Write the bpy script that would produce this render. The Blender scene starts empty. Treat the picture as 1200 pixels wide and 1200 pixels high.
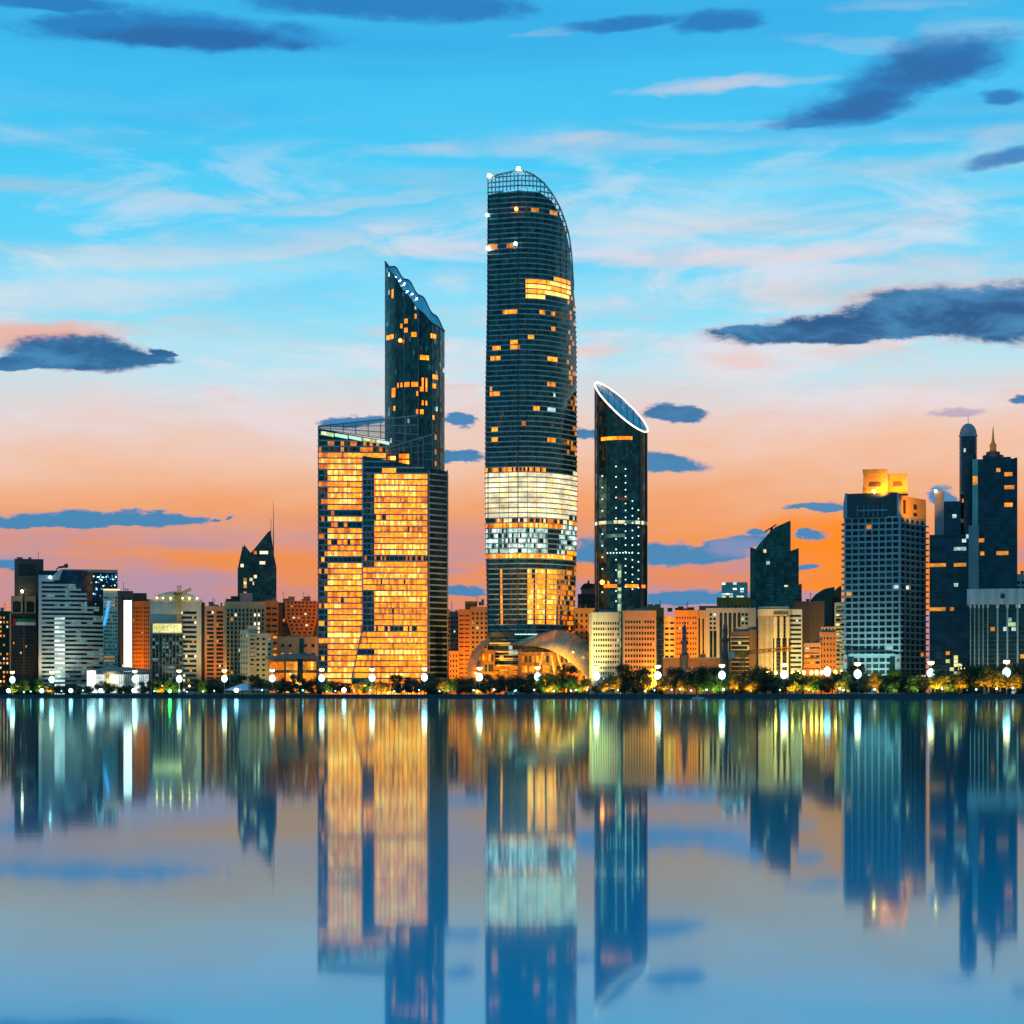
import bpy, math, random
from mathutils import Vector
R = random.Random(11)
S = bpy.context.scene
COL = S.collection
PI = math.pi
F, HZ, CAM, G = 2400.0, 815.5, 1.5, 2.0      # focal length in photo pixels, horizon row, eye height, ground height

def shore(px):
    """distance of the shoreline (it swings away to the left)"""
    return 1500 - (max(-300, min(1500, px)) - 15) * 500 / 1165

# ------------------------------------------------------------------ meshes
class MB:
    def __init__(s):
        s.v, s.f, s.m = [], [], []
    def poly(s, pts, m=0):
        n = len(s.v); s.v += [tuple(p) for p in pts]; s.f.append(tuple(range(n, n + len(pts)))); s.m.append(m)
    def box(s, x0, x1, y0, y1, z0, z1, m=0):
        s.prism([(x0, y0), (x1, y0), (x1, y1), (x0, y1)], z0, z1, m)
    def prism(s, pts, z0, z1, m=0, top=None):
        n = len(s.v); k = len(pts); t = top or pts
        s.v += [(x, y, z0) for x, y in pts] + [(x, y, z1) for x, y in t]
        for i in range(k):
            j = (i + 1) % k
            s.f.append((n + i, n + j, n + k + j, n + k + i)); s.m.append(m)
        s.f.append(tuple(n + i for i in reversed(range(k)))); s.m.append(m)
        s.f.append(tuple(n + k + i for i in range(k))); s.m.append(m)
    def slabxz(s, pts, y0, y1, m=0):
        """a prism along y from an outline in x,z"""
        n = len(s.v); k = len(pts)
        s.v += [(x, y0, z) for x, z in pts] + [(x, y1, z) for x, z in pts]
        for i in range(k):
            j = (i + 1) % k
            s.f.append((n + i, n + k + i, n + k + j, n + j)); s.m.append(m)
        s.f.append(tuple(n + i for i in range(k))); s.m.append(m)
        s.f.append(tuple(n + k + i for i in reversed(range(k)))); s.m.append(m)
    def tube(s, a, b, r0, r1=None, n=6, m=0):
        a, b = Vector(a), Vector(b); r1 = r0 if r1 is None else r1
        d = (b - a).normalized()
        u = d.orthogonal().normalized(); w = d.cross(u)
        k = len(s.v)
        for p, r in ((a, r0), (b, r1)):
            for i in range(n):
                t = 2 * PI * i / n
                s.v.append(tuple(p + u * (r * math.cos(t)) + w * (r * math.sin(t))))
        for i in range(n):
            j = (i + 1) % n
            s.f.append((k + i, k + j, k + n + j, k + n + i)); s.m.append(m)
        s.f.append(tuple(k + i for i in reversed(range(n)))); s.m.append(m)
        s.f.append(tuple(k + n + i for i in range(n))); s.m.append(m)
    def lathe(s, prof, n=16, cx=0, cy=0, m=0):
        k = len(s.v)
        for r, z in prof:
            for i in range(n):
                t = 2 * PI * i / n
                s.v.append((cx + r * math.cos(t), cy + r * math.sin(t), z))
        for a in range(len(prof) - 1):
            for i in range(n):
                j = (i + 1) % n
                s.f.append((k + a * n + i, k + a * n + j, k + (a + 1) * n + j, k + (a + 1) * n + i)); s.m.append(m)
        s.f.append(tuple(k + i for i in reversed(range(n)))); s.m.append(m)
        e = k + (len(prof) - 1) * n
        s.f.append(tuple(e + i for i in range(n))); s.m.append(m)
    def ball(s, c, rx, rz=None, n=10, m=0):
        rz = rz or rx
        s.lathe([(rx * max(.02, math.sin(PI * i / 8)), c[2] - rz * math.cos(PI * i / 8)) for i in range(9)], n, c[0], c[1], m)
    def mesh(s, name, mats, smooth=False):
        me = bpy.data.meshes.new(name)
        me.from_pydata(s.v, [], s.f)
        for k in mats:
            me.materials.append(M[k])
        me.polygons.foreach_set('material_index', s.m)
        if smooth:
            me.polygons.foreach_set('use_smooth', [True] * len(s.f))
        me.update()
        return me
    def build(s, name, mats, parent=None, loc=None, smooth=False):
        if isinstance(mats, str):
            mats = [mats]
        return link(name, s.mesh(name, mats, smooth), parent, loc)

def link(name, me, parent=None, loc=None):
    o = bpy.data.objects.new(name, me)
    COL.objects.link(o)
    if parent: o.parent = parent
    if loc: o.location = loc
    return o
def tag(o, label=None, cat=None, group=None, kind=None):
    if label: o['label'] = label
    if cat: o['category'] = cat
    if group: o['group'] = group
    if kind: o['kind'] = kind
    return o
def thing(name, label, cat, loc, rz=0, group=None):
    o = link(name, None, None, loc); o.rotation_euler = (0, 0, rz); o.empty_display_size = 3
    return tag(o, label, cat, group)
def copy_thing(o, label=None):
    c = o.copy(); COL.objects.link(c)
    for ch in o.children:
        d = ch.copy(); COL.objects.link(d); d.parent = c
        for g in ch.children:
            e = g.copy(); COL.objects.link(e); e.parent = d
    if label: c['label'] = label
    return c

# ------------------------------------------------------------------ materials
def lin(c):
    return tuple(((v / 255 + .055) / 1.055) ** 2.4 if v > 10 else v / 255 / 12.92 for v in c)
M = {}
def newmat(key):
    m = bpy.data.materials.new(key); m.use_nodes = True; M[key] = m
    nt = m.node_tree
    return m, nt, nt.nodes['Principled BSDF'], nt.links.new
def node(nt, t, **kw):
    n = nt.nodes.new(t)
    for k, v in kw.items():
        if k[0] == '_': setattr(n, k[1:], v)
        elif k[0] == 'i' and k[1:].isdigit(): n.inputs[int(k[1:])].default_value = v
        else: n.inputs[k].default_value = v
    return n
def pos_map(nt, scale):
    g = nt.nodes.new('ShaderNodeNewGeometry')
    mp = node(nt, 'ShaderNodeMapping', Scale=scale)
    nt.links.new(g.outputs['Position'], mp.inputs['Vector'])
    return mp.outputs['Vector']
def wall(key, col, rough=.8, amt=.22):
    """painted or stone facade with blotches and rain streaks"""
    m, nt, b, L = newmat(key)
    n1 = node(nt, 'ShaderNodeTexNoise', Scale=.11, Detail=5, Roughness=.65)
    L(pos_map(nt, (1, 1, .7)), n1.inputs['Vector'])
    n2 = node(nt, 'ShaderNodeTexNoise', Scale=1, Detail=3, Roughness=.6)
    L(pos_map(nt, (.9, .9, .05)), n2.inputs['Vector'])
    ad = node(nt, 'ShaderNodeMath', _operation='ADD'); L(n1.outputs['Fac'], ad.inputs[0]); L(n2.outputs['Fac'], ad.inputs[1])
    mr = node(nt, 'ShaderNodeMapRange', i1=.6, i2=1.4, i3=1 - amt, i4=1 + amt); L(ad.outputs[0], mr.inputs[0])
    mx = node(nt, 'ShaderNodeVectorMath', _operation='SCALE'); mx.inputs[0].default_value = col
    L(mr.outputs[0], mx.inputs['Scale']); L(mx.outputs[0], b.inputs['Base Color'])
    b.inputs['Roughness'].default_value = rough
    return m
def glass(key, col, rough=.14, metal=.75, var=.5):
    """coated facade glass, panes slightly out of true with each other"""
    m, nt, b, L = newmat(key)
    v = pos_map(nt, (.33, .33, .26))
    sn = node(nt, 'ShaderNodeVectorMath', _operation='FLOOR'); L(v, sn.inputs[0])
    wn = node(nt, 'ShaderNodeTexWhiteNoise'); L(sn.outputs[0], wn.inputs['Vector'])
    mr = node(nt, 'ShaderNodeMapRange', i1=0, i2=1, i3=1 - var, i4=1 + var); L(wn.outputs['Value'], mr.inputs[0])
    mx = node(nt, 'ShaderNodeVectorMath', _operation='SCALE'); mx.inputs[0].default_value = col
    L(mr.outputs[0], mx.inputs['Scale']); L(mx.outputs[0], b.inputs['Base Color'])
    g = nt.nodes.new('ShaderNodeNewGeometry')
    su = node(nt, 'ShaderNodeVectorMath', _operation='SUBTRACT'); su.inputs[1].default_value = (.5, .5, .5); L(wn.outputs['Color'], su.inputs[0])
    sc = node(nt, 'ShaderNodeVectorMath', _operation='SCALE', Scale=.07); L(su.outputs[0], sc.inputs[0])
    ad = node(nt, 'ShaderNodeVectorMath', _operation='ADD'); L(g.outputs['Normal'], ad.inputs[0]); L(sc.outputs[0], ad.inputs[1])
    no = node(nt, 'ShaderNodeVectorMath', _operation='NORMALIZE'); L(ad.outputs[0], no.inputs[0])
    L(no.outputs[0], b.inputs['Normal'])
    b.inputs['Roughness'].default_value = rough; b.inputs['Metallic'].default_value = metal
    return m
def lit(key, c0, c1, s0, s1, scale=(.45, .45, .8)):
    """a lit room seen through its window: dim and bright patches, two tones"""
    m, nt, b, L = newmat(key)
    n1 = node(nt, 'ShaderNodeTexNoise', Scale=1, Detail=3, Roughness=.7); L(pos_map(nt, scale), n1.inputs['Vector'])
    v = pos_map(nt, (.4, .4, .5))
    sn = node(nt, 'ShaderNodeVectorMath', _operation='FLOOR'); L(v, sn.inputs[0])
    wn = node(nt, 'ShaderNodeTexWhiteNoise'); L(sn.outputs[0], wn.inputs['Vector'])
    mr = node(nt, 'ShaderNodeMapRange', i1=.3, i2=.7, i3=0, i4=.75); L(n1.outputs['Fac'], mr.inputs[0])
    ma = node(nt, 'ShaderNodeMath', _operation='MULTIPLY_ADD', i1=.35); L(wn.outputs['Value'], ma.inputs[0]); L(mr.outputs[0], ma.inputs[2])
    ma.use_clamp = True
    mc = node(nt, 'ShaderNodeMix', _data_type='RGBA'); L(ma.outputs[0], mc.inputs[0])
    mc.inputs[6].default_value = (*lin(c0), 1); mc.inputs[7].default_value = (*lin(c1), 1)
    ms = node(nt, 'ShaderNodeMapRange', i1=0, i2=1, i3=s0, i4=s1); L(ma.outputs[0], ms.inputs[0])
    n3 = node(nt, 'ShaderNodeTexNoise', Scale=1, Detail=2, Roughness=.6); L(pos_map(nt, (.07, .07, .11)), n3.inputs['Vector'])
    m3 = node(nt, 'ShaderNodeMapRange', i1=.32, i2=.68, i3=.55, i4=1.3); L(n3.outputs['Fac'], m3.inputs[0])
    mu = node(nt, 'ShaderNodeMath', _operation='MULTIPLY'); L(ms.outputs[0], mu.inputs[0]); L(m3.outputs[0], mu.inputs[1])
    L(mc.outputs[2], b.inputs['Emission Color']); L(mu.outputs[0], b.inputs['Emission Strength'])
    b.inputs['Base Color'].default_value = (.02, .02, .02, 1); b.inputs['Roughness'].default_value = .2
    m.cycles.emission_sampling = 'NONE'
    return m
def lamp(key, col, strength, sample=True):
    m, nt, b, L = newmat(key)
    b.inputs['Base Color'].default_value = (.5, .5, .5, 1)
    b.inputs['Emission Color'].default_value = (*lin(col), 1); b.inputs['Emission Strength'].default_value = strength
    m.cycles.emission_sampling = 'FRONT' if sample else 'NONE'
    return m

glass('glass', (.065, .17, .18), .14, .75, .3); glass('glass_deep', (.04, .105, .12), .14, .75, .3); glass('glass_navy', (.04, .095, .15), .2, .75, .3)
glass('glass_sky', (.3, .55, .62), .12, .8, .15); glass('glass_dim', (.02, .045, .05), .2, .5)
glass('glass_roof', (.26, .36, .38), .3, .6, .2)
lit('gold', (255, 110, 0), (255, 134, 18), 1.4, 3.6); lit('gold_bright', (255, 135, 15), (255, 196, 100), 2.4, 3.0)
lit('gold_dim', (230, 104, 0), (255, 130, 8), .5, 1.5); lit('amber', (235, 125, 20), (255, 170, 50), .6, 1.2)
lit('cream', (255, 226, 150), (255, 246, 215), .85, 1.5); lit('cool', (150, 225, 215), (235, 255, 245), .35, 1.3)
lit('cool_dim', (40, 110, 110), (170, 220, 200), .12, .5); lit('blue_lit', (30, 90, 235), (120, 170, 255), .4, 1.3)
lit('dim_room', (60, 48, 22), (150, 100, 40), .10, .45); lit('green_lit', (160, 220, 120), (235, 255, 200), .6, 1.3)
lit('white_lit', (235, 245, 240), (255, 255, 250), .9, 1.6); lit('yellow_lit', (230, 225, 90), (255, 250, 190), .7, 1.3)
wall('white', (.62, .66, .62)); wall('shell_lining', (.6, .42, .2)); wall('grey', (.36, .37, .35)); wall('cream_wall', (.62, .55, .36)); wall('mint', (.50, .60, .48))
wall('tan', (.52, .34, .15)); wall('orange_wall', (.62, .26, .05)); wall('brown', (.13, .085, .06)); wall('salmon', (.55, .31, .15))
wall('olive', (.52, .46, .2)); wall('umber', (.12, .10, .07)); wall('dark', (.03, .04, .042)); wall('blue_white', (.37, .48, .49))
wall('slab_teal', (.30, .46, .47), .5); wall('slab_dark', (.05, .075, .08), .5); wall('bronze', (.16, .10, .05), .4)
wall('concrete', (.3, .3, .28)); wall('stone', (.28, .26, .22)); wall('rock', (.07, .07, .065)); wall('yellow_paint', (.7, .42, .06))
wall('orange_paint', (.75, .33, .05)); wall('metal', (.3, .32, .33), .4); wall('metal_dark', (.05, .06, .065), .4)
wall('canvas', (.75, .78, .76)); wall('shell', (.46, .37, .18), .35); wall('paving', (.3, .28, .25)); wall('soil', (.08, .08, .05))
wall('flag_green', (.02, .25, .06)); wall('flag_red', (.6, .04, .03)); wall('bark', (.06, .045, .03)); wall('asphalt', (.05, .05, .05))
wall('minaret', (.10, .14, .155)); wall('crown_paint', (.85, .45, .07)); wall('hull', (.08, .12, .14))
lamp('lamp_cool', (165, 236, 255), 5); lamp('lamp_warm', (255, 190, 100), 14); lamp('lamp_beacon', (255, 225, 190), 40, False)
lamp('lamp_red', (255, 110, 30), 22, False); lamp('lamp_green', (70, 255, 90), 26); lamp('lamp_white', (205, 246, 255), 8)
lamp('rim_light', (255, 215, 195), 2.6, False); lamp('strip_cool', (190, 235, 200), 1.1, False); lamp('panel_white', (255, 252, 240), 1.6, False)
lamp('dot_light', (190, 245, 235), 3, False); lamp('sign_blue', (40, 160, 235), 1.1, False); lamp('edge_warm', (255, 190, 120), 2.2, False)
lamp('lamp_yellow', (255, 190, 70), 24)

# ------------------------------------------------------------------ buildings
DARK = 'glass_dim'
def lights(p=.06, keys=('amber', 'cream', 'cool'), dark=(DARK,)):
    return lambda i, j, n: [R.choice(keys) if R.random() < p else R.choice(dark) for _ in range(n)]
WCACHE = {}
class Bld:
    def __init__(s, name, label, cat, p0, p1, dy=110, group=None):
        s.pc = (p0 + p1) / 2
        s.Y = shore(s.pc) + dy
        s.az = math.atan((s.pc - 600) / F)
        s.D = s.Y / math.cos(s.az)
        s.mx = s.Y * math.cos(s.az) / F; s.mz = s.Y / F
        s.o = thing(name, label, cat, ((s.pc - 600) / F * s.Y, s.Y, G), -s.az, group)
        s.win = []
    def x(s, px, dy=0): return (px - s.pc) * s.mx * (1 + dy / s.D)
    def z(s, py, dy=0): return CAM + (HZ - py) * s.mz * (1 + dy / s.D) - G
    def px(s, x, y=0): return s.pc + x / s.mx / (1 + y / s.D)
    def py(s, z, y=0): return HZ - (z + G - CAM) / s.mz / (1 + y / s.D)
    # -- flat facade of wall strips with recessed windows
    def facade(s, mb, a, b, z0, z1, nx=1, nz=1, fx=.6, fz=.55, mx=.04, mt=.05, mb_=.03, rec=.35, pick=None, name='window',
               cells=1, skip=None, m=0, prio=0, zshift=0):
        a, b = Vector((*a, 0)), Vector((*b, 0)); L = (b - a).length; u = (b - a) / L
        nrm = Vector((u.y, -u.x, 0)); H = z1 - z0
        xs, zs = [0], [0]
        pw = L * (1 - 2 * mx) / nx; ph = H * (1 - mt - mb_) / nz
        for i in range(nx):
            c = L * mx + pw * (i + .5); xs += [c - pw * fx / 2, c + pw * fx / 2]
        for j in range(nz):
            c = H * mb_ + ph * (j + .5 + zshift); zs += [c - ph * fz / 2, c + ph * fz / 2]
        xs.append(L); zs.append(H)
        P = lambda x, z, d=0: a + u * x - nrm * d + Vector((0, 0, z0 + z))
        pick = pick or lights()
        ang = math.atan2(u.y, u.x)
        for j in range(len(zs) - 1):
            if j % 2 == 0:
                mb.poly([P(0, zs[j]), P(L, zs[j]), P(L, zs[j + 1]), P(0, zs[j + 1])], m); continue
            for i in range(len(xs) - 1):
                x0, x1, h0, h1 = xs[i], xs[i + 1], zs[j], zs[j + 1]
                if i % 2 == 0 or (skip and skip(i // 2, j // 2)):
                    mb.poly([P(x0, h0), P(x1, h0), P(x1, h1), P(x0, h1)], m); continue
                q = [(x0, h0), (x1, h0), (x1, h1), (x0, h1)]
                for k in range(4):
                    c, d = q[k], q[(k + 1) % 4]
                    mb.poly([P(*c), P(*d), P(*d, rec), P(*c, rec)], m)
                s.win.append((tuple(P((x0 + x1) / 2, (h0 + h1) / 2, rec)), ang, x1 - x0, h1 - h0,
                              tuple(pick(i // 2, j // 2, cells)), name, prio))
    def block(s, p0, p1, pt, pb=None, dy=0, dep=22, wall='tan', front=None, right=None, left=None, name='wall', plan=None, roof=True):
        if plan:
            q = [(s.x(p, d), d) for p, d in plan]
        else:
            q = [(s.x(p0, dy), dy), (s.x(p1, dy), dy), (s.x(p1, dy), dy + dep), (s.x(p0, dy), dy + dep)]
        z0 = 0 if pb is None else s.z(pb, dy); z1 = s.z(pt, dy)
        mb = MB()
        spec = {0: front, 1: right, len(q) - 1: left}
        for i in range(len(q)):
            a, b = q[i], q[(i + 1) % len(q)]
            sp = spec.get(i)
            if sp: s.facade(mb, a, b, z0, z1, prio=-1 if i == 0 else 0, **sp)
            else: mb.poly([(*a, z0), (*b, z0), (*b, z1), (*a, z1)])
        if roof:
            mb.poly([(x, y, z1 - .6) for x, y in q])
        o = mb.build(name, wall, s.o)
        return o
    def box(s, name, p0, p1, pt, pb, d0, d1, mat, parent=None):
        mb = MB(); mb.box(s.x(p0, d0), s.x(p1, d0), d0, d1, s.z(pb, d0), s.z(pt, d0)); return mb.build(name, mat, parent or s.o)
    def outline(s, name, pts, d0, d1, mat):
        mb = MB(); mb.slabxz([(s.x(p, d0), s.z(q, d0)) for p, q in pts], d0, d1); return mb.build(name, mat, s.o)
    def rect(s, p0, p1, d0, dep, cell=2.4, side=4.):
        x0, x1 = s.x(p0, d0), s.x(p1, d0); n = max(1, round((x1 - x0) / cell)); k = max(1, round(dep / side))
        pts = [(x0 + (x1 - x0) * i / n, d0) for i in range(n)]
        pts += [(x1, d0 + dep * i / k) for i in range(k)] + [(x1, d0 + dep), (x0, d0 + dep)]
        pts += [(x0, d0 + dep - dep * i / k) for i in range(1, k)]
        return pts
    def curtain(s, plan, pyt, pyb, nf, pick, top=None, slab=(.5, .3, 'slab_teal'), slabtest=None, glassname='window_band', roof='glass_roof'):
        """glazed storeys: each storey one band of panes and one slab edge"""
        planf = plan if callable(plan) else (lambda z: plan)
        z0, z1 = (0 if pyb is None else s.z(pyb)), s.z(pyt)
        T = top or (lambda x, y: z1)
        for f in range(nf):
            za = z0 + (z1 - z0) * f / nf; zb = z0 + (z1 - z0) * (f + 1) / nf
            pts = planf((za + zb) / 2); n = len(pts)
            mb, keys = MB(), []
            sb = MB()
            cx = sum(p[0] for p in pts) / n; cy = sum(p[1] for p in pts) / n
            for i in range(n):
                a, b = pts[i], pts[(i + 1) % n]
                ta, tb = T(*a), T(*b)
                q = clip([(0, za), (1, za), (1, zb), (0, zb)], lambda s_, z: ta + (tb - ta) * s_ - z)
                if len(q) < 3: continue
                mxp, myp = (a[0] + b[0]) / 2, (a[1] + b[1]) / 2
                k = pick(s.px(mxp, myp), s.py((za + zb) / 2, myp), f, i)
                if k not in keys: keys.append(k)
                mb.poly([(a[0] + (b[0] - a[0]) * t, a[1] + (b[1] - a[1]) * t, z) for t, z in q], keys.index(k))
                if slab and ta > zb and tb > zb and (not slabtest or slabtest(s.px(mxp, myp), s.py(zb, myp))):
                    h, pr = slab[0], slab[1]
                    def off(p):
                        dx, dy = p[0] - cx, p[1] - cy; l = math.hypot(dx, dy) or 1
                        return (p[0] + dx / l * pr, p[1] + dy / l * pr)
                    A, B_ = off(a), off(b)
                    zc = zb - h
                    sb.poly([(*A, zc), (*B_, zc), (*B_, zb), (*A, zb)]); sb.poly([(*a, zc), (*b, zc), (*B_, zc), (*A, zc)])
                    sb.poly([(*A, zb), (*B_, zb), (*b, zb), (*a, zb)])
            if mb.f: mb.build(glassname, keys, s.o)
            if sb.f: sb.build('floor_slab', slab[2], s.o)
        if roof:
            pts = planf(z1); mb = MB(); mb.poly([(x, y, min(T(x, y), z1) - .05) for x, y in pts]); mb.build('roof', roof, s.o)
    def roof_strip(s, A, B_, top, mat):
        mb = MB(); P = lambda q: (q[0], q[1], top(*q) - .05)
        for i in range(len(A) - 1): mb.poly([P(A[i]), P(A[i + 1]), P(B_[i + 1]), P(B_[i])])
        mb.build('roof', mat, s.o)
    def rect_roof(s, p0, p1, d0, dep, top, mat, n=14):
        x0, x1 = s.x(p0, d0), s.x(p1, d0); X = [x0 + (x1 - x0) * i / n for i in range(n + 1)]
        s.roof_strip([(x, d0) for x in X], [(x, d0 + dep) for x in X], top, mat)
    def fins(s, pts, z0, z1, mat='slab_dark', w=.3, d=.5, top=None, name='mullion'):
        for x, y in pts:
            mb = MB(); mb.box(x - w / 2, x + w / 2, y - d, y + .1, z0, (min(z1, top(x, y) - .1) if top else z1)); mb.build(name, mat, s.o)
    def clutter(s, p0, p1, pt, dy, dep, n=4, hmax=5, mast=1, mat='concrete'):
        z = s.z(pt, dy) - .6; x0, x1 = s.x(p0, dy), s.x(p1, dy)
        for i in range(n):
            w = (x1 - x0) * R.uniform(.08, .3); c = x0 + w / 2 + (x1 - x0 - w) * (i + R.random() * .9) / n
            h = R.uniform(1.6, hmax); y = dy + dep * R.uniform(.2, .5)
            mb = MB(); mb.box(c - w / 2, c + w / 2, y, y + dep * .3, z, z + h)
            mb.box(c - w / 2 - .25, c + w / 2 + .25, y - .25, y + dep * .3 + .25, z + h - .003, z + h + .25)
            mb.build('rooftop_unit', mat, s.o)
        for i in range(mast):
            c = R.uniform(x0 + 1, x1 - 1); h = R.uniform(5, 9); y = dy + dep * .4
            mb = MB(); mb.tube((c, y, z), (c, y, z + h), .22, .12, 5); mb.tube((c - 1, y, z + h * .8), (c + 1, y, z + h * .8), .1, .1, 4)
            mb.build('antenna', 'metal_dark', s.o)
    def finish(s):
        names = {}
        for w in s.win: names.setdefault(w[5], []).append(w)
        for nm, ws in names.items():
            ws.sort(key=lambda w: (w[6], -w[2] * w[3]))
            rest = ws[100:] if len(ws) > 100 else []
            for loc, ang, w, h, keys, _, _ in ws[:100]:
                ck = (round(w, 2), round(h, 2), keys)
                if ck not in WCACHE:
                    mb = MB(); ks = list(dict.fromkeys(keys)); win_geo(mb, w, h, keys, ks)
                    WCACHE[ck] = mb.mesh('window', ks + ['metal_dark'])
                o = link(nm, WCACHE[ck], s.o, loc); o.rotation_euler = (0, 0, ang)
            if rest:
                ks = []
                for w in rest:
                    for k in w[4]:
                        if k not in ks: ks.append(k)
                mb = MB()
                for loc, ang, w, h, keys, _, _ in rest:
                    t = MB(); win_geo(t, w, h, keys, ks); n = len(mb.v); c, sn = math.cos(ang), math.sin(ang)
                    mb.v += [(loc[0] + x * c - y * sn, loc[1] + x * sn + y * c, loc[2] + z) for x, y, z in t.v]
                    mb.f += [tuple(n + i for i in f) for f in t.f]; mb.m += t.m
                tag(mb.build(nm, ks + ['metal_dark'], s.o), kind='stuff')
        return s
def clip(q, fn):
    out = []
    for (s0, z0), (s1, z1) in zip(q, q[1:] + q[:1]):
        d0, d1 = fn(s0, z0), fn(s1, z1)
        if d0 >= 0: out.append((s0, z0))
        if (d0 > 0) != (d1 > 0) and abs(d0 - d1) > 1e-9:
            t = d0 / (d0 - d1); out.append((s0 + (s1 - s0) * t, z0 + (z1 - z0) * t))
    res = []
    for p in out:
        if not res or abs(p[0] - res[-1][0]) + abs(p[1] - res[-1][1]) > 1e-4: res.append(p)
    return res
def win_geo(mb, w, h, keys, ks):
    n = len(keys); fr = len(ks)
    for i, k in enumerate(keys):
        a, b = -w / 2 + w * i / n, -w / 2 + w * (i + 1) / n
        mb.poly([(a, 0, -h / 2), (b, 0, -h / 2), (b, 0, h / 2), (a, 0, h / 2)], ks.index(k))
        if i: mb.box(a - .06, a + .06, -.1, .04, -h / 2 + .11, h / 2 - .11, fr)
    mb.box(-w / 2, w / 2, -.12, .05, -h / 2, -h / 2 + .1, fr); mb.box(-w / 2, w / 2, -.12, .05, h / 2 - .1, h / 2, fr)
    mb.box(-w / 2, -w / 2 + .1, -.12, .05, -h / 2 + .1, h / 2 - .1, fr); mb.box(w / 2 - .1, w / 2, -.12, .05, -h / 2 + .1, h / 2 - .1, fr)
def interp(t, x):
    if x <= t[0][0]: return t[0][1]
    for (a, b), (c, d) in zip(t, t[1:]):
        if x <= c: return b + (d - b) * (x - a) / (c - a)
    return t[-1][1]
def flood(px, dist, py, col, watts, ahead=38, ang=75, h=3):
    """a floodlight standing in front of a facade, aimed up at it"""
    Y = shore(px) + dist - ahead
    l = bpy.data.lights.new('floodlight_beam', 'SPOT'); l.energy = watts; l.color = lin(col); l.spot_size = math.radians(ang); l.spot_blend = .8
    l.shadow_soft_size = 1
    o = bpy.data.objects.new('floodlight_beam', l); COL.objects.link(o)
    p = Vector(((px - 600) / F * Y, Y, G + h)); Yt = Y + ahead
    t = Vector(((px - 600) / F * Yt, Yt, CAM + (HZ - py) / F * Yt))
    o.location = p; o.rotation_euler = (t - p).to_track_quat('-Z', 'Y').to_euler()

for k_, v_ in (('shell', .35),):
    M[k_].node_tree.nodes['Principled BSDF'].inputs['Metallic'].default_value = v_
# ================================================================== buildings, left to right
def band(nz, p=.05, keys=('amber', 'cream', 'cool'), cells=8, **kw):
    return dict(nx=1, nz=nz, fx=1, cells=cells, pick=lights(p, keys), **kw)
def grid(nx, nz, p=.06, keys=('amber', 'cream', 'cool'), dark=(DARK,), **kw):
    return dict(nx=nx, nz=nz, pick=lights(p, keys, dark), **kw)

# --- far left edge
b = Bld('apartment_block', 'dark block with rows of small amber windows at the far left edge of the skyline', 'building', -26, 12, 150)
b.block(-26, 12, 716, dep=25, wall='umber', front=grid(9, 17, .5, ('amber', 'gold', 'amber', 'cream'), fx=.55, fz=.5), right=grid(4, 17))
b.clutter(-20, 10, 716, 0, 25); b.finish()

# --- dark stepped tower with beige crown arches
b = Bld('office_tower', 'dark stepped tower with two beige arched crown boxes and a green and white flag banner', 'building', 12, 54, 135)
dk = lights(.03, ('amber', 'cream'))
b.block(17, 51, 655, dy=9, dep=24, wall='umber', front=None)
b.block(22, 42, 661.5, 674, dy=8.4, dep=.5, wall='dark')
for k in range(5):
    b.box('floor_band', 22, 42, 675 + k * 5, 677.2 + k * 5, 8.3, 9, 'bronze')
b.box('corner_pier', 43, 54.5, 675, 800, 6.5, 16, 'slab_dark')
b.block(12, 43, 717, dy=0, dep=9, wall='dark', front=grid(12, 24, .02, ('amber', 'cool'), fx=.8, fz=.7, mx=.1))
for p0, p1 in ((13, 26.5), (29, 42)):
    q = [(p0, 717.5), (p0, 698.5), (p1, 698.5), (p1, 717.5), (p1 - 2, 717.5), (p1 - 2, 707)]
    for k in range(7):
        t = PI * k / 6; q.append(((p0 + p1) / 2 + (p1 - p0 - 4) / 2 * math.cos(t), 706 - 1.5 * math.sin(t)))
    q += [(p0 + 2, 707), (p0 + 2, 717.5)]
    b.outline('crown_arch', q, -.8, 8, 'tan')
    b.box('crown_louvre', p0 + 2, p1 - 2, 704, 717, .6, 7, 'dark')
    b.box('crown_sill', p0, p1, 717.5, 718.6, -1, 0, 'tan')
b.box('gold_edge', 11.3, 13, 718.6, 800, -.8, 2, 'tan'); b.box('gold_edge', 27.6, 28.4, 717, 800, -.5, .2, 'bronze')
mb = MB(); X = b.x
for (p0, p1, q0, q1, m) in ((20, 42, 725.2, 729.2, 0), (19, 41.5, 729.2, 732.8, 1), (15.6, 19, 725.2, 733.5, 2)):
    mb.box(X(p0), X(p1), -1.1, -.9, b.z(q1), b.z(q0), m)
mb.build('flag_banner', ['flag_green', 'canvas', 'flag_red'], b.o)
mb = MB(); mb.ball((0, 0, 0), .9); mb.build('roof_lamp', 'lamp_beacon', b.o, (b.x(26), -1, b.z(693)))
b.clutter(18, 50, 655, 9, 24, 2, 2.5); b.finish()

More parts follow.
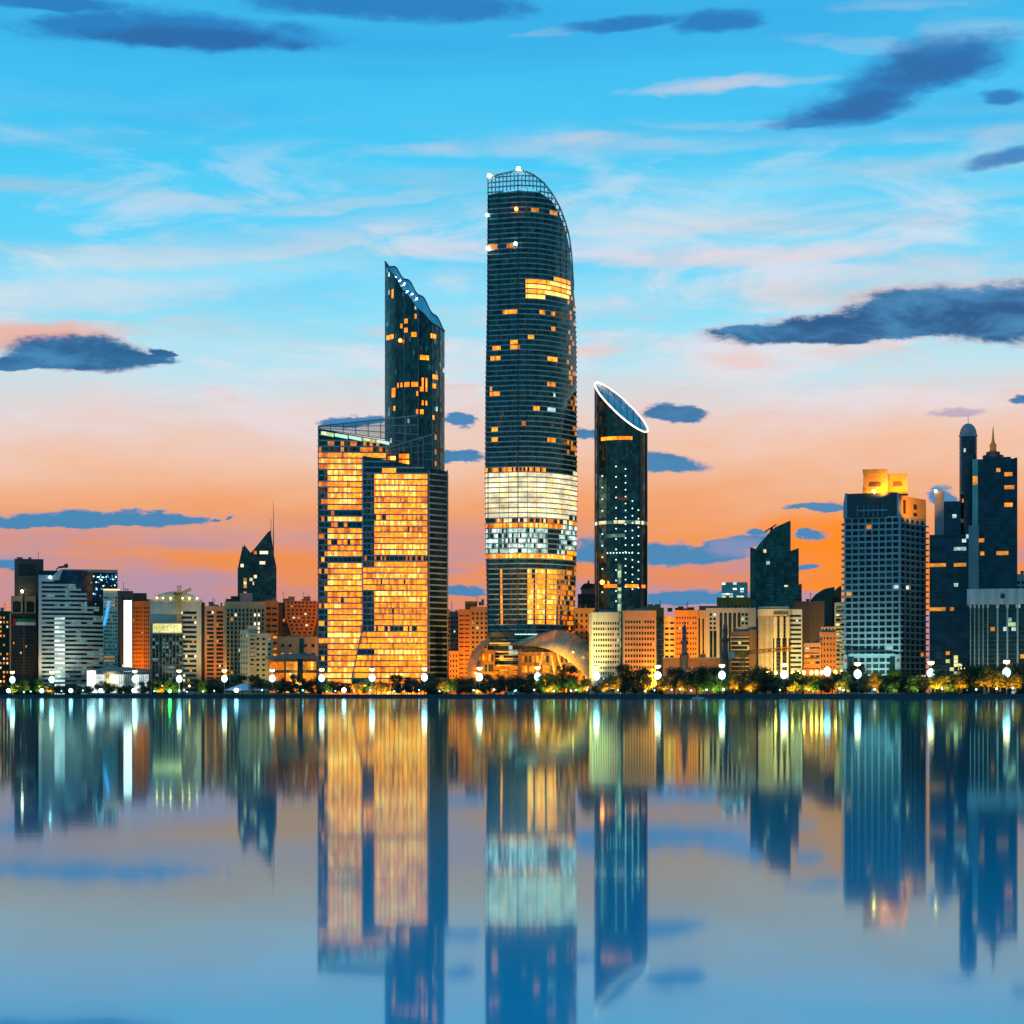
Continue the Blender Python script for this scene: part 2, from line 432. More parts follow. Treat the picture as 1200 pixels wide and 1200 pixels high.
# --- striped office slab
b = Bld('office_block', 'broad grey white striped office block with stepped floors against dark blue glass', 'building', 46, 138, 150)
plan = [(46, 0), (54, -.3), (64, -.6), (70, -.8), (76, -1), (82, -1.2), (89, -1.5), (95, -.5), (102, 1), (109, 3), (116, 5.5), (121, 7.5), (123, 8.5), (125, 9.5), (127, 10.5), (129, 11.5), (131, 12.6), (133, 13.8), (135, 15), (138, 17), (132, 36), (46, 30)]
plan = [(b.x(p, d), d) for p, d in plan]
edge = [(680, 66), (681, 72), (686, 89), (691, 96), (696, 99.5), (706, 105), (716, 110), (728, 121), (800, 139)]
def pk(px, py, f, i):
    if px > 98 and py < 700:
        return 'glass_navy'
    if 63 < px < 77 and py > 719: return R.choice(['cool', 'white_lit', 'cool'])
    if px > interp(edge, py): return 'cool_dim' if R.random() < .05 else 'glass_navy'
    if px > 88 and py > 745: return R.choice(['dim_room', 'cool_dim', DARK, DARK])
    return R.choice([DARK, DARK, DARK, DARK, 'cool_dim'])
b.curtain(plan, 669, None, 28, pk, slab=(1.75, .5, 'white'), slabtest=lambda px, py: px < interp(edge, py))
mb = MB(); mb.ball((0, 0, 0), .5, n=6); m1, m2 = mb.mesh('facade_lamp', ['dot_light']), mb.mesh('facade_lamp', ['sign_blue'])
for k in range(46):
    p, q = (R.uniform(114, 137), R.choice((674, 676, 678.5, 682, 686, 690)) + R.uniform(-.5, .5)) if k < 32 else (R.uniform(98, 121), R.uniform(674, 712))
    dd = interp([(95, -.5), (102, 1), (109, 3), (116, 5.5), (121, 7.5), (128, 11), (138, 17)], p)
    link('facade_lamp', m2 if k % 3 else m1, b.o, (b.x(p, dd), dd - .6, b.z(q, dd)))
b.box('corner_pier', 45.4, 49, 676, 800, -1, 6, 'white'); b.box('parapet', 72, 138, 667.2, 670, 1, 26, 'grey')
b.outline('parapet_ramp', [(47, 680), (47, 675), (62, 675), (70, 667.5), (74, 667.5), (70, 677), (70, 680)], -1.6, 8, 'white')
mb = MB(); mb.ball((0, 0, 0), .9); mb.build('roof_lamp', 'lamp_white', b.o, (b.x(59), -2.2, b.z(677)))
mb = MB(); z = b.z(668); x = b.x(70); mb.tube((x - 3, 6, z), (x - 1, 6, z + 2.2), .5); mb.tube((x - 1, 6, z + 2.2), (x + 4, 6, z + 3), .9); mb.box(x + 3.4, x + 6.4, 4.6, 7.4, z + 2, z + 5)
mb.build('facade_cradle', 'metal_dark', b.o)
b.finish()

# --- narrow block with blue swoosh
b = Bld('office_block', 'narrow pale green block with a blue curved light sign and warm roof edge', 'building', 121, 141, 112)
b.block(121, 138, 691, dep=16, wall='mint', front=dict(nx=6, nz=26, fx=.72, fz=.5, mt=.06, pick=lambda i, j, n: [('amber' if j in (24, 23, 9, 8) and i < 5 else ('gold_bright' if j == 1 else R.choice([DARK, 'cool_dim', DARK])))]))
b.box('corner_pier', 138, 141, 690, 800, -.4, 16, 'umber'); b.box('edge_light', 121, 140.6, 690.2, 691.6, -1, -.4, 'edge_warm')
mb = MB(); q = [(128, 704), (127, 712), (125, 722), (122.4, 733)]
for (a, c), (d, e) in zip(q, q[1:]):
    mb.slabxz([(b.x(a - 2.6), b.z(c)), (b.x(d - 2), b.z(e)), (b.x(d + 1.2), b.z(e)), (b.x(a + 1.6), b.z(c))], -.9, -.5)
mb.build('light_sign', 'sign_blue', b.o); b.clutter(122, 137, 691, 0, 16, 2, 2); b.finish()

# --- brown block with a white lit panel
b = Bld('office_block', 'brown block carrying a tall blank bright white lit panel', 'building', 140, 156, 126)
b.block(140, 156, 692.5, dep=20, wall='umber', front=grid(2, 20, .05, fx=.3)); b.box('lit_panel', 145, 154.4, 703.5, 787, -.6, -.2, 'panel_white')
b.box('panel_frame', 144.2, 155, 702.5, 788, -.25, -.05, 'bronze'); b.clutter(142, 154, 692.5, 0, 20, 2, 3); b.finish()

# --- orange block
b = Bld('apartment_block', 'orange floodlit block with dark roof house, right of the tall white panel', 'building', 155, 181, 160)
b.block(155, 179, 704.5, dep=22, wall='orange_wall', front=grid(7, 21, .04, fx=.5, fz=.5), right=grid(5, 21, .05), plan=[(155, 0), (168, -2), (180, 6), (182, 26), (155, 26)])
b.block(155, 172, 695, 704.5, dy=4, dep=14, wall='umber'); b.clutter(156, 178, 704.5, 2, 18, 3, 3); b.finish()

# --- low white finned pavilion
b = Bld('pavilion', 'long low pavilion of glowing white vertical fins under a flat dark roof', 'pavilion', 101, 179, 84)
b.block(102, 178, 787, dep=16, wall='metal', front=dict(nx=1, nz=1, fx=.98, fz=.86, cells=12, pick=lambda i, j, n: [R.choice(['white_lit', 'cool', 'white_lit', 'cool_dim']) if k > 2 else 'white_lit' for k in range(n)]))
for k in range(33):
    p = 103 + k * 2.3; b.box('fin', p, p + .8, 786.5, 804, -1.3, -.2, 'white')
b.outline('roof', [(106, 786.4), (120, 782.5), (150, 781.5), (170, 784), (180, 786.4)], 1, 16, 'slab_teal'); b.box('entrance_panel', 102, 112, 786, 804, -2, -1.5, 'panel_white')
b.finish()

# --- white block with construction floor
b = Bld('residential_block', 'white block with a glowing yellow plant floor above dark scaffolding', 'building', 176, 236, 118)
b.block(176, 236, 704, dep=20, wall='mint', plan=[(176, 0), (236, 0), (236, 20), (176, 20)],
        front=dict(nx=2, nz=17, fx=.62, fz=.55, mx=.0, mt=.10, cells=7, skip=lambda i, j: i == 0, pick=lights(.13, ('amber', 'cream'))))
b.block(178, 214, 743, dy=-4, dep=3.6, wall='dark', front=grid(9, 14, .04, ('cool_dim', 'dim_room'), (DARK, DARK, 'cool_dim'), fx=.8, fz=.75, mx=.01))
b.block(178, 214, 729, 743, dy=-4, dep=3.6, wall='concrete', front=dict(nx=1, nz=1, fx=.96, fz=.84, mx=.01, cells=8, pick=lambda i, j, n: ['yellow_lit'] * n))
for k in range(10):
    b.box('scaffold_pole', 178 + k * 4, 178.35 + k * 4, 740, 800, -5.4, -5.1, 'metal')
for k in range(7):
    b.box('scaffold_deck', 177, 215, 748 + k * 7.6, 748.7 + k * 7.6, -5.6, -4.2, 'slab_dark')
q = [(182, 704)] + [(182 + 46 * k / 10, 698 - 5 * math.sin(PI * k / 10)) for k in range(11)] + [(228, 704)]
b.outline('vaulted_roof', q, 2, 18, 'slab_teal'); b.box('roof_edge', 175, 237.5, 702.6, 705.5, -.8, 20.5, 'mint')
for k, p in enumerate((184, 191, 200, 214, 222, 231)):
    mb = MB(); mb.ball((0, 0, 0), .6); mb.build('roof_lamp', 'lamp_warm' if k % 2 else 'lamp_yellow', b.o, (b.x(p), -1.2, b.z(701)))
b.finish()

# --- salmon block
b = Bld('apartment_block', 'salmon block with dark left flank, between the white and the olive blocks', 'building', 234, 264, 140)
b.block(234, 264, 710, dep=22, wall='salmon', plan=[(240, 0), (264, 0), (264, 24), (236, 24)], front=dict(nx=2, nz=20, fx=.72, fz=.62, cells=3, pick=lights(.08, ('amber', 'cream'))), left=grid(3, 20))
b.block(233, 240, 706, dy=3, dep=20, wall='dark'); b.clutter(242, 262, 710, 0, 22, 4, 4, 2); b.finish()

# --- olive block
b = Bld('office_block', 'tall olive block with pale vertical piers and several lit windows', 'building', 261, 313, 132)
wf = lambda i, j, n: ['cream' if (i in (7, 8) and j in (17, 15, 14, 13)) or (i == 2 and j == 17) or R.random() < .03 else ('amber' if R.random() < .05 else DARK)]
b.block(263, 312, 705, dep=24, wall='olive', front=dict(nx=10, nz=19, fx=.58, fz=.72, mt=.07, pick=wf), right=grid(3, 19))
for k in range(11):
    p = 264.8 + k * 4.55; b.box('pier', p, p + .9, 709, 800, -.6, 0, 'cream_wall')
b.clutter(264, 300, 704, 3, 18, 6, 7, 2, 'umber'); b.box('rooftop_house', 281, 296, 695, 705, 3, 14, 'concrete'); b.finish()
b = Bld('apartment_block', 'slim bright orange block squeezed behind the right side of the olive block', 'building', 310, 326, 150)
b.block(310, 326, 704, dep=20, wall='orange_wall', front=dict(nx=2, nz=15, fx=.78, fz=.4, pick=lights(.1, ('amber',)))); b.clutter(311, 325, 704, 0, 20, 3, 3); b.finish()
b = Bld('apartment_block', 'small cream block with balconies in front of the olive block', 'building', 280, 321, 96)
b.block(281, 293, 738, dep=14, wall='cream_wall', front=grid(3, 11, .04, fx=.35, fz=.45), left=grid(3, 11), plan=[(281, 4), (291, 0), (291, 16), (281, 18)])
b.block(291, 320, 742, dep=16, wall='cream_wall', front=dict(nx=4, nz=11, fx=.5, fz=.45, pick=lights(.07, ('amber', 'cream'))))
for j in range(11):
    b.box('balcony', 293, 299.5, 746.4 + j * 4.7, 748.4 + j * 4.7, -1.4, 0, 'cream_wall')
b.block(289, 302, 733, 742, dy=3, dep=10, wall='cream_wall'); b.clutter(303, 319, 742, 0, 16, 2, 2); b.finish()

# --- twin peaked dark tower
b = Bld('twin_peak_tower', 'dark glass tower with two pointed peaks and a tall thin mast', 'skyscraper', 278, 324, 300)
def pk(px, py, f, i):
    if 303 < px < 313 and 646 < py < 650.5: return 'cream'
    if 296 < px < 301 and 647 < py < 650: return 'amber'
    if 285 < px < 288 and 675 < py < 696 and f % 2: return 'amber'
    return 'cream' if R.random() < .022 else R.choice(['glass_deep'] * 6 + ['glass'])
pl = b.rect(291, 324, 0, 26, 2.2); tp = [(291, 649), (295, 647), (316, 621), (317.5, 622), (321, 651), (324, 664)]
tf = lambda x, y: b.z(interp(tp, b.px(x, 0)))
b.curtain(pl, 621, None, 48, pk, top=tf, slab=(.25, .12, 'slab_dark'), roof=None); b.rect_roof(291, 324, 0, 26, tf, 'slab_dark')
pl = b.rect(278.5, 296, -6, 18, 2.2); tp2 = [(278.5, 668), (285, 637.5), (295, 650), (296, 651)]
tf2 = lambda x, y: b.z(interp(tp2, b.px(x, 0)))
b.curtain(pl, 637, None, 44, pk, top=tf2, slab=(.25, .12, 'slab_dark'), roof=None); b.rect_roof(278.5, 296, -6, 18, tf2, 'slab_dark')
mb = MB(); x = b.x(320.5); mb.tube((x, 8, b.z(662)), (x, 8, b.z(620)), .55, .4); mb.tube((x, 8, b.z(620)), (x, 8, b.z(586)), .35, .15); mb.tube((x - 2, 8, b.z(640)), (x - 2, 8, b.z(607)), .3, .2); mb.build('mast', 'salmon', b.o)
b.finish()

# --- stepped brown block and the two lower ones in front
b = Bld('apartment_block', 'brown block with an orange stepped centre and grids of square windows', 'building', 326, 373, 170)
b.block(326, 374, 706, dep=24, wall='umber', front=grid(4, 16, .04, fx=.25, mx=.02))
for j in range(11):
    k = max(0, (j - 4)) * 1.6
    if j < 10: b.block(334 + k, 372 - k * .7, 704 + j * 4.4, 708.4 + j * 4.4, dy=-2.5, dep=2.4, wall='orange_wall', front=dict(nx=max(3, 8 - j // 2), nz=1, fx=.5, fz=.62, mt=.1, mb_=.1, pick=lights(.12, ('amber', 'cream'))))
b.clutter(328, 372, 704, 2, 18, 4, 4, 3); b.finish()
b = Bld('office_block', 'low olive brown block with a dark central window slot, below the stepped orange block', 'building', 325, 373, 128)
b.block(325, 373, 746, dep=20, wall='olive', front=dict(nx=5, nz=6, fx=.42, fz=.35, mt=.08, pick=lights(.08, ('amber',)), skip=lambda i, j: i == 2)); b.box('window_slot', 351, 356, 748, 780, -.3, 0, 'glass_deep')
b.clutter(330, 370, 746, 2, 16, 3, 2); b.finish()
b = Bld('office_block', 'low amber lit glass fronted block under a pale overhanging flat roof', 'building', 313, 373, 92)
b.block(314, 373, 771.5, dep=18, wall='tan', front=dict(nx=3, nz=3, fx=.9, fz=.76, mx=.02, mt=.05, cells=5, pick=lambda i, j, n: [('gold_dim' if i == 0 else R.choice(['gold', 'gold', 'amber', 'gold_bright'])) for _ in range(n)]))
b.box('window_slot', 348.5, 355, 772, 800, -.6, -.1, 'glass_deep'); b.box('roof', 311, 374, 769, 771.8, -2, 19, 'grey'); b.box('roof_house', 330, 370, 766, 769, 3, 16, 'grey')
b.finish()

# ================================================================== golden twin block
b = Bld('gold_office_tower', 'wide glass office block of two halves glowing gold on nearly every floor', 'skyscraper', 373, 525, 118)
GR = random.Random(5)
rowtone = [GR.random() for _ in range(200)]
def gtone(f, i, base):
    t = rowtone[f + base] * .55 + GR.random() * .6
    return 'gold_bright' if t > .80 else ('gold' if t > .22 else ('gold_dim' if t > .07 else 'glass_deep'))
def pickA(px, py, f, i):
    if py < 517: return 'glass_deep'
    if py < 527: return GR.choice(['amber', 'gold_dim', 'dim_room', 'glass_deep', 'glass'])
    if 533 < py < 546: return 'gold' if GR.random() < .9 else 'gold_bright'
    if 600 < py < 606 or 613 < py < 617: return 'gold_dim' if GR.random() < .25 else 'glass_deep'
    if 650 < py < 656: return 'gold' if GR.random() < .3 else 'glass_deep'
    if px < 384:
        if py > 548 and (f % 3 or GR.random() < .4): return 'glass_deep' if GR.random() < .7 else 'dim_room'
        return 'gold_dim' if GR.random() < .5 else 'gold'
    return gtone(f, i, 0)
def pickB(px, py, f, i):
    if px > 501: return 'glass_deep'
    if py < 552: return 'gold' if 449 < px < 465 and py > 549 else 'glass_deep'
    if 652 < py < 657.5: return 'gold_dim' if GR.random() < .28 else 'glass_deep'
    if 438 < px < 442 and not 600 < py < 606: return 'gold'
    if px < 441:
        if py < 664 or 686 < py < 738:
            if 662 < py < 690: return 'gold'
            return 'dim_room' if GR.random() < .25 else 'glass_deep'
        if py > 738 and f % 5 == 2: return 'glass_deep'
        return 'gold' if GR.random() < .8 else 'gold_dim'
    if 690 < py < 694 and px < 452: return 'glass_deep'
    if 735 < py < 742 and GR.random() < .5: return 'glass_deep'
    return gtone(f, i, 80)
plA = b.rect(373, 452, 6, 38, 2.3)
topA = lambda x, y: b.z(interp([(373, 503), (455, 517)], b.px(x, y)), y)
b.curtain(plA, 501, None, 46, pickA, top=topA, slab=(1.05, .4, 'slab_teal'))
def planB(z):
    py = b.py(z); l = interp([(735, 425), (798, 412)], py)
    x0, x1 = b.x(l, -4), b.x(503, -4); n = 34
    p = [(x0 + (x1 - x0) * i / n, -4) for i in range(n)]
    p += [(x1 + (b.x(525, 7) - x1) * i / 5, -4 + 11 * i / 5) for i in range(6)]
    return p + [(b.x(525, 40), 40), (x0, 40), (x0, 20)]
topB = lambda x, y: b.z(interp([(425, 534), (525, 552)], b.px(x, y)), y)
b.curtain(planB, 534, None, 41, pickB, top=topB, slab=(1.05, .4, 'slab_teal'))
for (p, d) in ((373.3, 5.6), (503, -4.4), (524.6, 7)):
    mb = MB(); mb.box(b.x(p, d) - .35, b.x(p, d) + .35, d - .5, d + .4, 0, b.z({373.3: 501}.get(p, 550 if p > 500 else 548), d)); mb.build('corner_pier', 'metal', b.o)
mb = MB(); q = [(b.x(interp([(735, 425), (798, 412)], py), -4.6), b.z(py, -4)) for py in (536, 735, 798)]
for (x0, z0), (x1, z1) in zip(q, q[1:]): mb.tube((x0, -4.5, z0), (x1, -4.5, z1), .7, .7, 4)
mb.build('corner_pier', 'slab_teal', b.o)
for k in range(9):
    p = 380 + k * 5.4; mb = MB(); mb.box(b.x(p) - .15, b.x(p) + .15, 5.5, 6, 0, b.z(520)); mb.build('mullion', 'slab_teal', b.o)
for k in range(14):
    p = 430 + k * 5.3; mb = MB(); mb.box(b.x(p) - .15, b.x(p) + .15, -4.5, -4, 0, b.z(553)); mb.build('mullion', 'slab_teal', b.o)
# sloping glass screens on the roof
def screen(p0, p1, a0, a1, c0, c1, d, nx, nz, gl=True):
    mb, gb = MB(), MB(); P = lambda u, v: (b.x(p0 + (p1 - p0) * u, d), d, b.z((a0 + (a1 - a0) * u) * (1 - v) + (c0 + (c1 - c0) * u) * v, d))
    for i in range(nx + 1): mb.tube(P(i / nx, 0), P(i / nx, 1), .42, .42, 4)
    for j in range(nz + 1): mb.tube(P(0, j / nz), P(1, j / nz), .55 if j == 0 else .36, .55 if j == 0 else .36, 4)
    fr = mb.build('roof_screen', 'slab_teal', b.o)
    gb.poly([P(0, 1), P(1, 1), P(1, 0), P(0, 0)]); gb.build('screen_pane', 'screen_glass', fr)
m, nt, bs, L = newmat('screen_glass')
tr = nt.nodes.new('ShaderNodeBsdfTransparent'); tr.inputs[0].default_value = (.72, .84, .84, 1); mixs = nt.nodes.new('ShaderNodeMixShader'); mixs.inputs[0].default_value = .32
bs.inputs['Base Color'].default_value = (.1, .2, .22, 1); bs.inputs['Roughness'].default_value = .1
L(tr.outputs[0], mixs.inputs[1]); L(bs.outputs[0], mixs.inputs[2]); L(mixs.outputs[0], nt.nodes['Material Output'].inputs[0])
screen(373, 490, 500, 486.5, 503, 520, 22, 8, 3)
screen(426, 510, 533.5, 507.5, 534.5, 549, 18, 6, 4)
for k in range(5):
    p = 376 + k * 16.3; mb = MB(); mb.slabxz([(b.x(p), b.z(504.5 + k * 2.4)), (b.x(p + 15), b.z(507 + k * 2.4)), (b.x(p + 15), b.z(511.5 + k * 2.2)), (b.x(p), b.z(508.5 + k * 2.2))], 5.3, 5.6)
    mb.build('light_strip', 'green_lit' if k in (0, 3) else 'strip_cool', b.o)
for p, q, r in ((441, 531, 452), (454, 533, 464), (467, 530, 480)):
    b.block(p, r, q, 546, dy=16, dep=2, wall='dark', front=dict(nx=1, nz=2, fx=.95, fz=.85, mx=0, cells=3, pick=lambda i, j, n: [GR.choice(['gold', 'gold_dim', 'gold_bright']) for _ in range(n)]))
for q in (512, 529, 543):
    mb = MB(); mb.box(-.5, .5, -.4, .4, -1.6, 1.6); mb.build('roof_lamp', 'amber', b.o, (b.x(510.6, 18), 17.4, b.z(q, 18)))
b.finish()

# ================================================================== dark wave topped tower
b = Bld('wave_top_tower', 'dark glass tower with a steep wavy sloping roof behind the golden block', 'skyscraper', 451, 521, 250)
N = 34; W0, W1 = b.x(451), b.x(521)
hd = lambda t: 19 * (max(0, 1 - abs((t - .5) / .5) ** 2.2)) + .4
fr = [(W0 + (W1 - W0) * i / N, -hd(i / N)) for i in range(N + 1)]; bk = [(W0 + (W1 - W0) * i / N, hd(i / N)) for i in range(N, -1, -1)]
def topW(x, y):
    t = (x - W0) / (W1 - W0); base = 307 + 81 * t - 15 * y / 19.4
    return b.z(base + 2.6 * math.sin(t * 4.2 * 2 * PI) * (1 if y > 0 else .35) * min(1, abs(y) / 5))
LW = [(460, 340), (460, 346), (487, 369), (476, 376), (464, 386), (471, 384), (476, 388), (459, 396), (484, 392), (486, 393), (488, 378), (455, 395), (507, 393), (510, 394),
      (494, 417), (497, 417), (501, 418), (494, 437), (500, 437), (509, 442), (512, 442), (495, 447), (500, 447), (495, 451), (500, 452), (470, 452), (474, 452), (478, 452), (484, 452), (488, 452),
      (494, 457), (500, 457), (509, 452), (461, 459), (461, 463), (495, 469), (500, 469), (495, 472), (500, 472), (461, 477), (489, 482), (494, 481), (508, 490), (466, 452), (489, 462)]
def pk(px, py, f, i):
    if any(abs(px - u) < 1.5 and abs(py - v) < 2.0 for u, v in LW): return 'gold'
    return 'cool' if R.random() < .008 else ('glass_sky' if R.random() < .02 else R.choice(['glass', 'glass_deep', 'glass']))
b.curtain(fr + bk, 300, None, 98, pk, top=topW, slab=None, roof=None); b.roof_strip(fr, bk[::-1], topW, 'glass_roof')
for k in range(3, N, 4):
    x, y = fr[k]; mb = MB(); mb.box(x - .2, x + .2, y - .35, y + .1, 0, topW(x, y)); mb.build('mullion', 'slab_teal' if k % 8 == 3 else 'slab_dark', b.o)
mb = MB()
for i in range(N): mb.tube((bk[i][0], bk[i][1], topW(*bk[i])), (bk[i + 1][0], bk[i + 1][1], topW(*bk[i + 1])), .6, .6, 4); mb.tube((fr[i][0], fr[i][1], topW(*fr[i])), (fr[i + 1][0], fr[i + 1][1], topW(*fr[i + 1])), .5, .5, 4)
mb.build('roof_rim', 'slab_dark', b.o)
for t, y in [(.19 + .035 * k, -9.5 + 3.2 * k) for k in range(0, 6, 2)] + [(.38 + .04 * k, -11 + 3.8 * k) for k in range(0, 6, 2)]:
    x = W0 + (W1 - W0) * t; mb = MB(); mb.ball((0, 0, 0), .36, n=6); mb.build('roof_lamp', 'lamp_beacon', b.o, (x, y, topW(x, y) + .7))
mb = MB(); mb.ball((0, 0, 0), 1.3); mb.build('beacon', 'lamp_red', b.o, (b.x(469, -15), -18.6, b.z(400, -15)))
b.finish()

# ================================================================== the tall central tower
b = Bld('landmark_tower', 'tallest tower with a curved lattice crown and a broad white hot lit belt', 'skyscraper', 570, 677, 130)
PL = [(199, 572), (350, 571.3), (450, 569.3), (560, 568.7), (650, 569.5), (745, 571.5), (795, 574)]
PR = [(199, 673), (320, 673.5), (350, 675), (400, 676.5), (560, 677.2), (650, 676.5), (745, 673.5), (795, 669)]
OUT = [(571, 205), (608, 199.5), (617, 201), (626, 205), (638, 213), (648, 224), (656, 236), (662, 249), (667, 264), (670, 280), (672, 300), (673.5, 330), (676, 352), (678, 372)]
INN = [(571, 226), (610, 220), (620, 219), (634, 225), (646, 231), (655, 243), (662, 258), (666.5, 273), (670, 293), (672.6, 325), (678, 372)]
TR = random.Random(3)
NF = 46
def planT(z):
    py = b.py(z); l, r = b.x(interp(PL, py)), b.x(interp(PR, py)); p = []
    yf = lambda t: 6 * (1 - t / .35) if t < .35 else 30 * ((t - .35) / .65) ** 2.4
    for i in range(NF + 1): t = i / NF; p.append((l + (r - l) * t, yf(t)))
    w = r - l
    return p + [(r - w * .02, 40), (r - w * .15, 54), (r - w * .45, 60), (l + w * .1, 58), (l, 44), (l, 24)]
topO = lambda x, y: b.z(interp(OUT, b.px(x, 0))); topI = lambda x, y: b.z(interp(INN, b.px(x, 0)))
def at(px, py, *boxes): return any(a <= px <= c and d <= py <= e for a, c, d, e in boxes)
def pickT(px, py, f, i):
    if i > NF: return 'glass_deep'
    if at(px, py, (616, 668, 326, 331), (616, 668, 337, 342)): return 'gold'
    if at(px, py, (616, 668, 331, 337), (616, 668, 342, 348)): return 'gold_bright'
    if at(px, py, (623, 632, 242, 247), (644, 652, 244, 250), (659, 664, 244, 250)): return 'amber'
    if at(px, py, (572, 583, 285, 291), (594, 602, 285, 291)): return 'gold_dim'
    if at(px, py, (589, 608, 362, 368), (633, 639, 362, 368), (645, 650, 362, 368), (618, 626, 389, 395), (580, 586, 390, 395), (645, 650, 384, 389), (598, 608, 396, 401), (597, 610, 401, 407),
          (578, 586, 403, 408), (574, 586, 416, 422), (641, 653, 416, 422), (574, 585, 455, 461), (642, 651, 449, 455), (626, 633, 474, 480), (611, 617, 494, 500), (577, 583, 501, 507), (577, 583, 514, 519), (642, 652, 514, 520), (642, 652, 469, 473)):
        return 'gold' if TR.random() < .85 else 'gold_dim'
    if at(px, py, (642, 651, 462, 467), (642, 651, 476, 480)): return 'cool'
    if at(px, py, (650, 668, 366, 372)): return 'dim_room'
    if 546 < py < 554: return TR.choice(['gold_dim', 'gold', 'dim_room', 'glass_deep']) if px < 640 else 'glass_deep'
    if 554 <= py < 606: return 'cream' if TR.random() < .93 else 'gold_bright'
    if 606 <= py < 612: return TR.choice(['gold_dim', 'glass_deep', 'gold', 'cream', 'dim_room'])
    if 612 <= py < 617: return TR.choice(['gold', 'gold_bright', 'gold', 'gold_dim'])
    if 617 <= py < 647:
        if 642 < px < 653: return 'glass_deep'
        return TR.choice(['cool', 'cool', 'white_lit', 'cool_dim', 'glass_deep', 'cool'])
    if 647 <= py < 653.5: return 'gold' if TR.random() < .75 else 'gold_bright'
    if 665 < py < 733:
        if at(px, py, (586.5, 589.5, 0, 900)): return 'gold'
        if 619 < px < 624 or 627 < px < 638.5 or 641 < px < 651.5: return 'gold' if TR.random() < .75 else 'gold_bright'
        if px > 653: return TR.choice(['gold_dim', 'gold_dim', 'dim_room', 'amber', 'glass_deep'])
        return 'dim_room' if TR.random() < (.55 if 598 < px < 619 else .12) else 'glass_deep'
    if at(px, py, (596, 607, 758, 764)): return 'cool'
    if at(px, py, (585, 589, 765, 771)): return 'gold'
    if 780 < py: return 'gold_dim' if px < 606 else 'glass_deep'
    if px > 665 and TR.random() < .3 and py > 345: return TR.choice(['gold_dim', 'dim_room', 'amber'])
    return TR.choice(['glass', 'glass', 'glass_deep', 'glass', 'glass_deep', 'dim_room' if TR.random() < .12 else 'glass'])
b.curtain(planT, 224, None, 99, pickT, top=topI, slab=(.8, .6, 'slab_teal'), roof=None)
mb = MB()
zt = b.z(262); pts = planT(zt)
nb = NF + 1
zs = [b.z(200 + k * 5.75) for k in range(32)]
for i in range(0, nb, 2):
    x, y = pts[i]; zi, zo = topI(x, y), topO(x, y)
    if zo - zi > .5: mb.tube((x, y - .3, zi), (x, y - .3, zo), .52, .52, 4)
for i in range(nb - 1):
    a, c = (pts[i][0], pts[i][1] - .2), (pts[i + 1][0], pts[i + 1][1] - .2); mb.tube((*a, topO(*a)), (*c, topO(*c)), .7, .7, 4)
for z in zs:
    for i in range(nb - 1):
        a, c = pts[i], pts[i + 1]
        if all(topI(*p) < z < topO(*p) for p in (a, c)): mb.tube((*a, z), (*c, z), .52, .52, 4)
mb.build('crown_lattice', 'slab_teal', b.o); mb = MB()
for yy in (56,):
    for i in range(nb - 1):
        a, c = (pts[i][0], max(pts[i][1], yy) if yy < 1 else yy), (pts[i + 1][0], max(pts[i + 1][1], yy) if yy < 1 else yy)
        mb.tube((*a, topO(*a)), (*c, topO(*c)), .6, .6, 4)
        if yy > 1 and i % 4 == 0 and topO(*a) - topI(*a) > 1: mb.tube((*a, topI(*a)), (*a, topO(*a)), .3, .3, 4)
mb.build('crown_rim', 'slab_teal', b.o)
for i in (0, 16):
    mb = MB(); mb.tube((pts[i][0], pts[i][1] - .6, 0), (pts[i][0], pts[i][1] - .6, topO(*pts[i])), .4, .4, 4); mb.build('corner_fin', 'slab_dark', b.o)
for i in (6, 11, 21, 26, 31, 35, 39, 42):
    mb = MB(); mb.tube((pts[i][0], pts[i][1] - .5, 0), (pts[i][0], pts[i][1] - .5, topI(*pts[i])), .2, .2, 4); mb.build('mullion', 'slab_dark', b.o)
for p, q, k in ((573, 203.5, 'lamp_beacon'), (607.5, 198, 'lamp_beacon'), (570.5, 250, 'lamp_white'), (605, 245.5, 'lamp_red'), (571.5, 289, 'lamp_beacon'), (604, 286, 'lamp_white')):
    mb = MB(); mb.ball((0, 0, 0), 1.15); mb.build('beacon', k, b.o, (b.x(p), 4.5 if p < 600 else -1.8, b.z(q)))
b.box('podium_band', 571, 670, 741, 746, -1.2, 8, 'slab_dark')
for k in range(24):
    mb = MB(); mb.ball((0, 0, 0), .33); mb.build('band_lamp', 'dot_light', b.o, (b.x(604 + k * 1.9), -1.7, b.z(743.4)))
for q in (753, 763, 771, 779):
    b.box('podium_slab', 572, 612, q, q + 1.3, -1.5, 6, 'white')
b.finish()
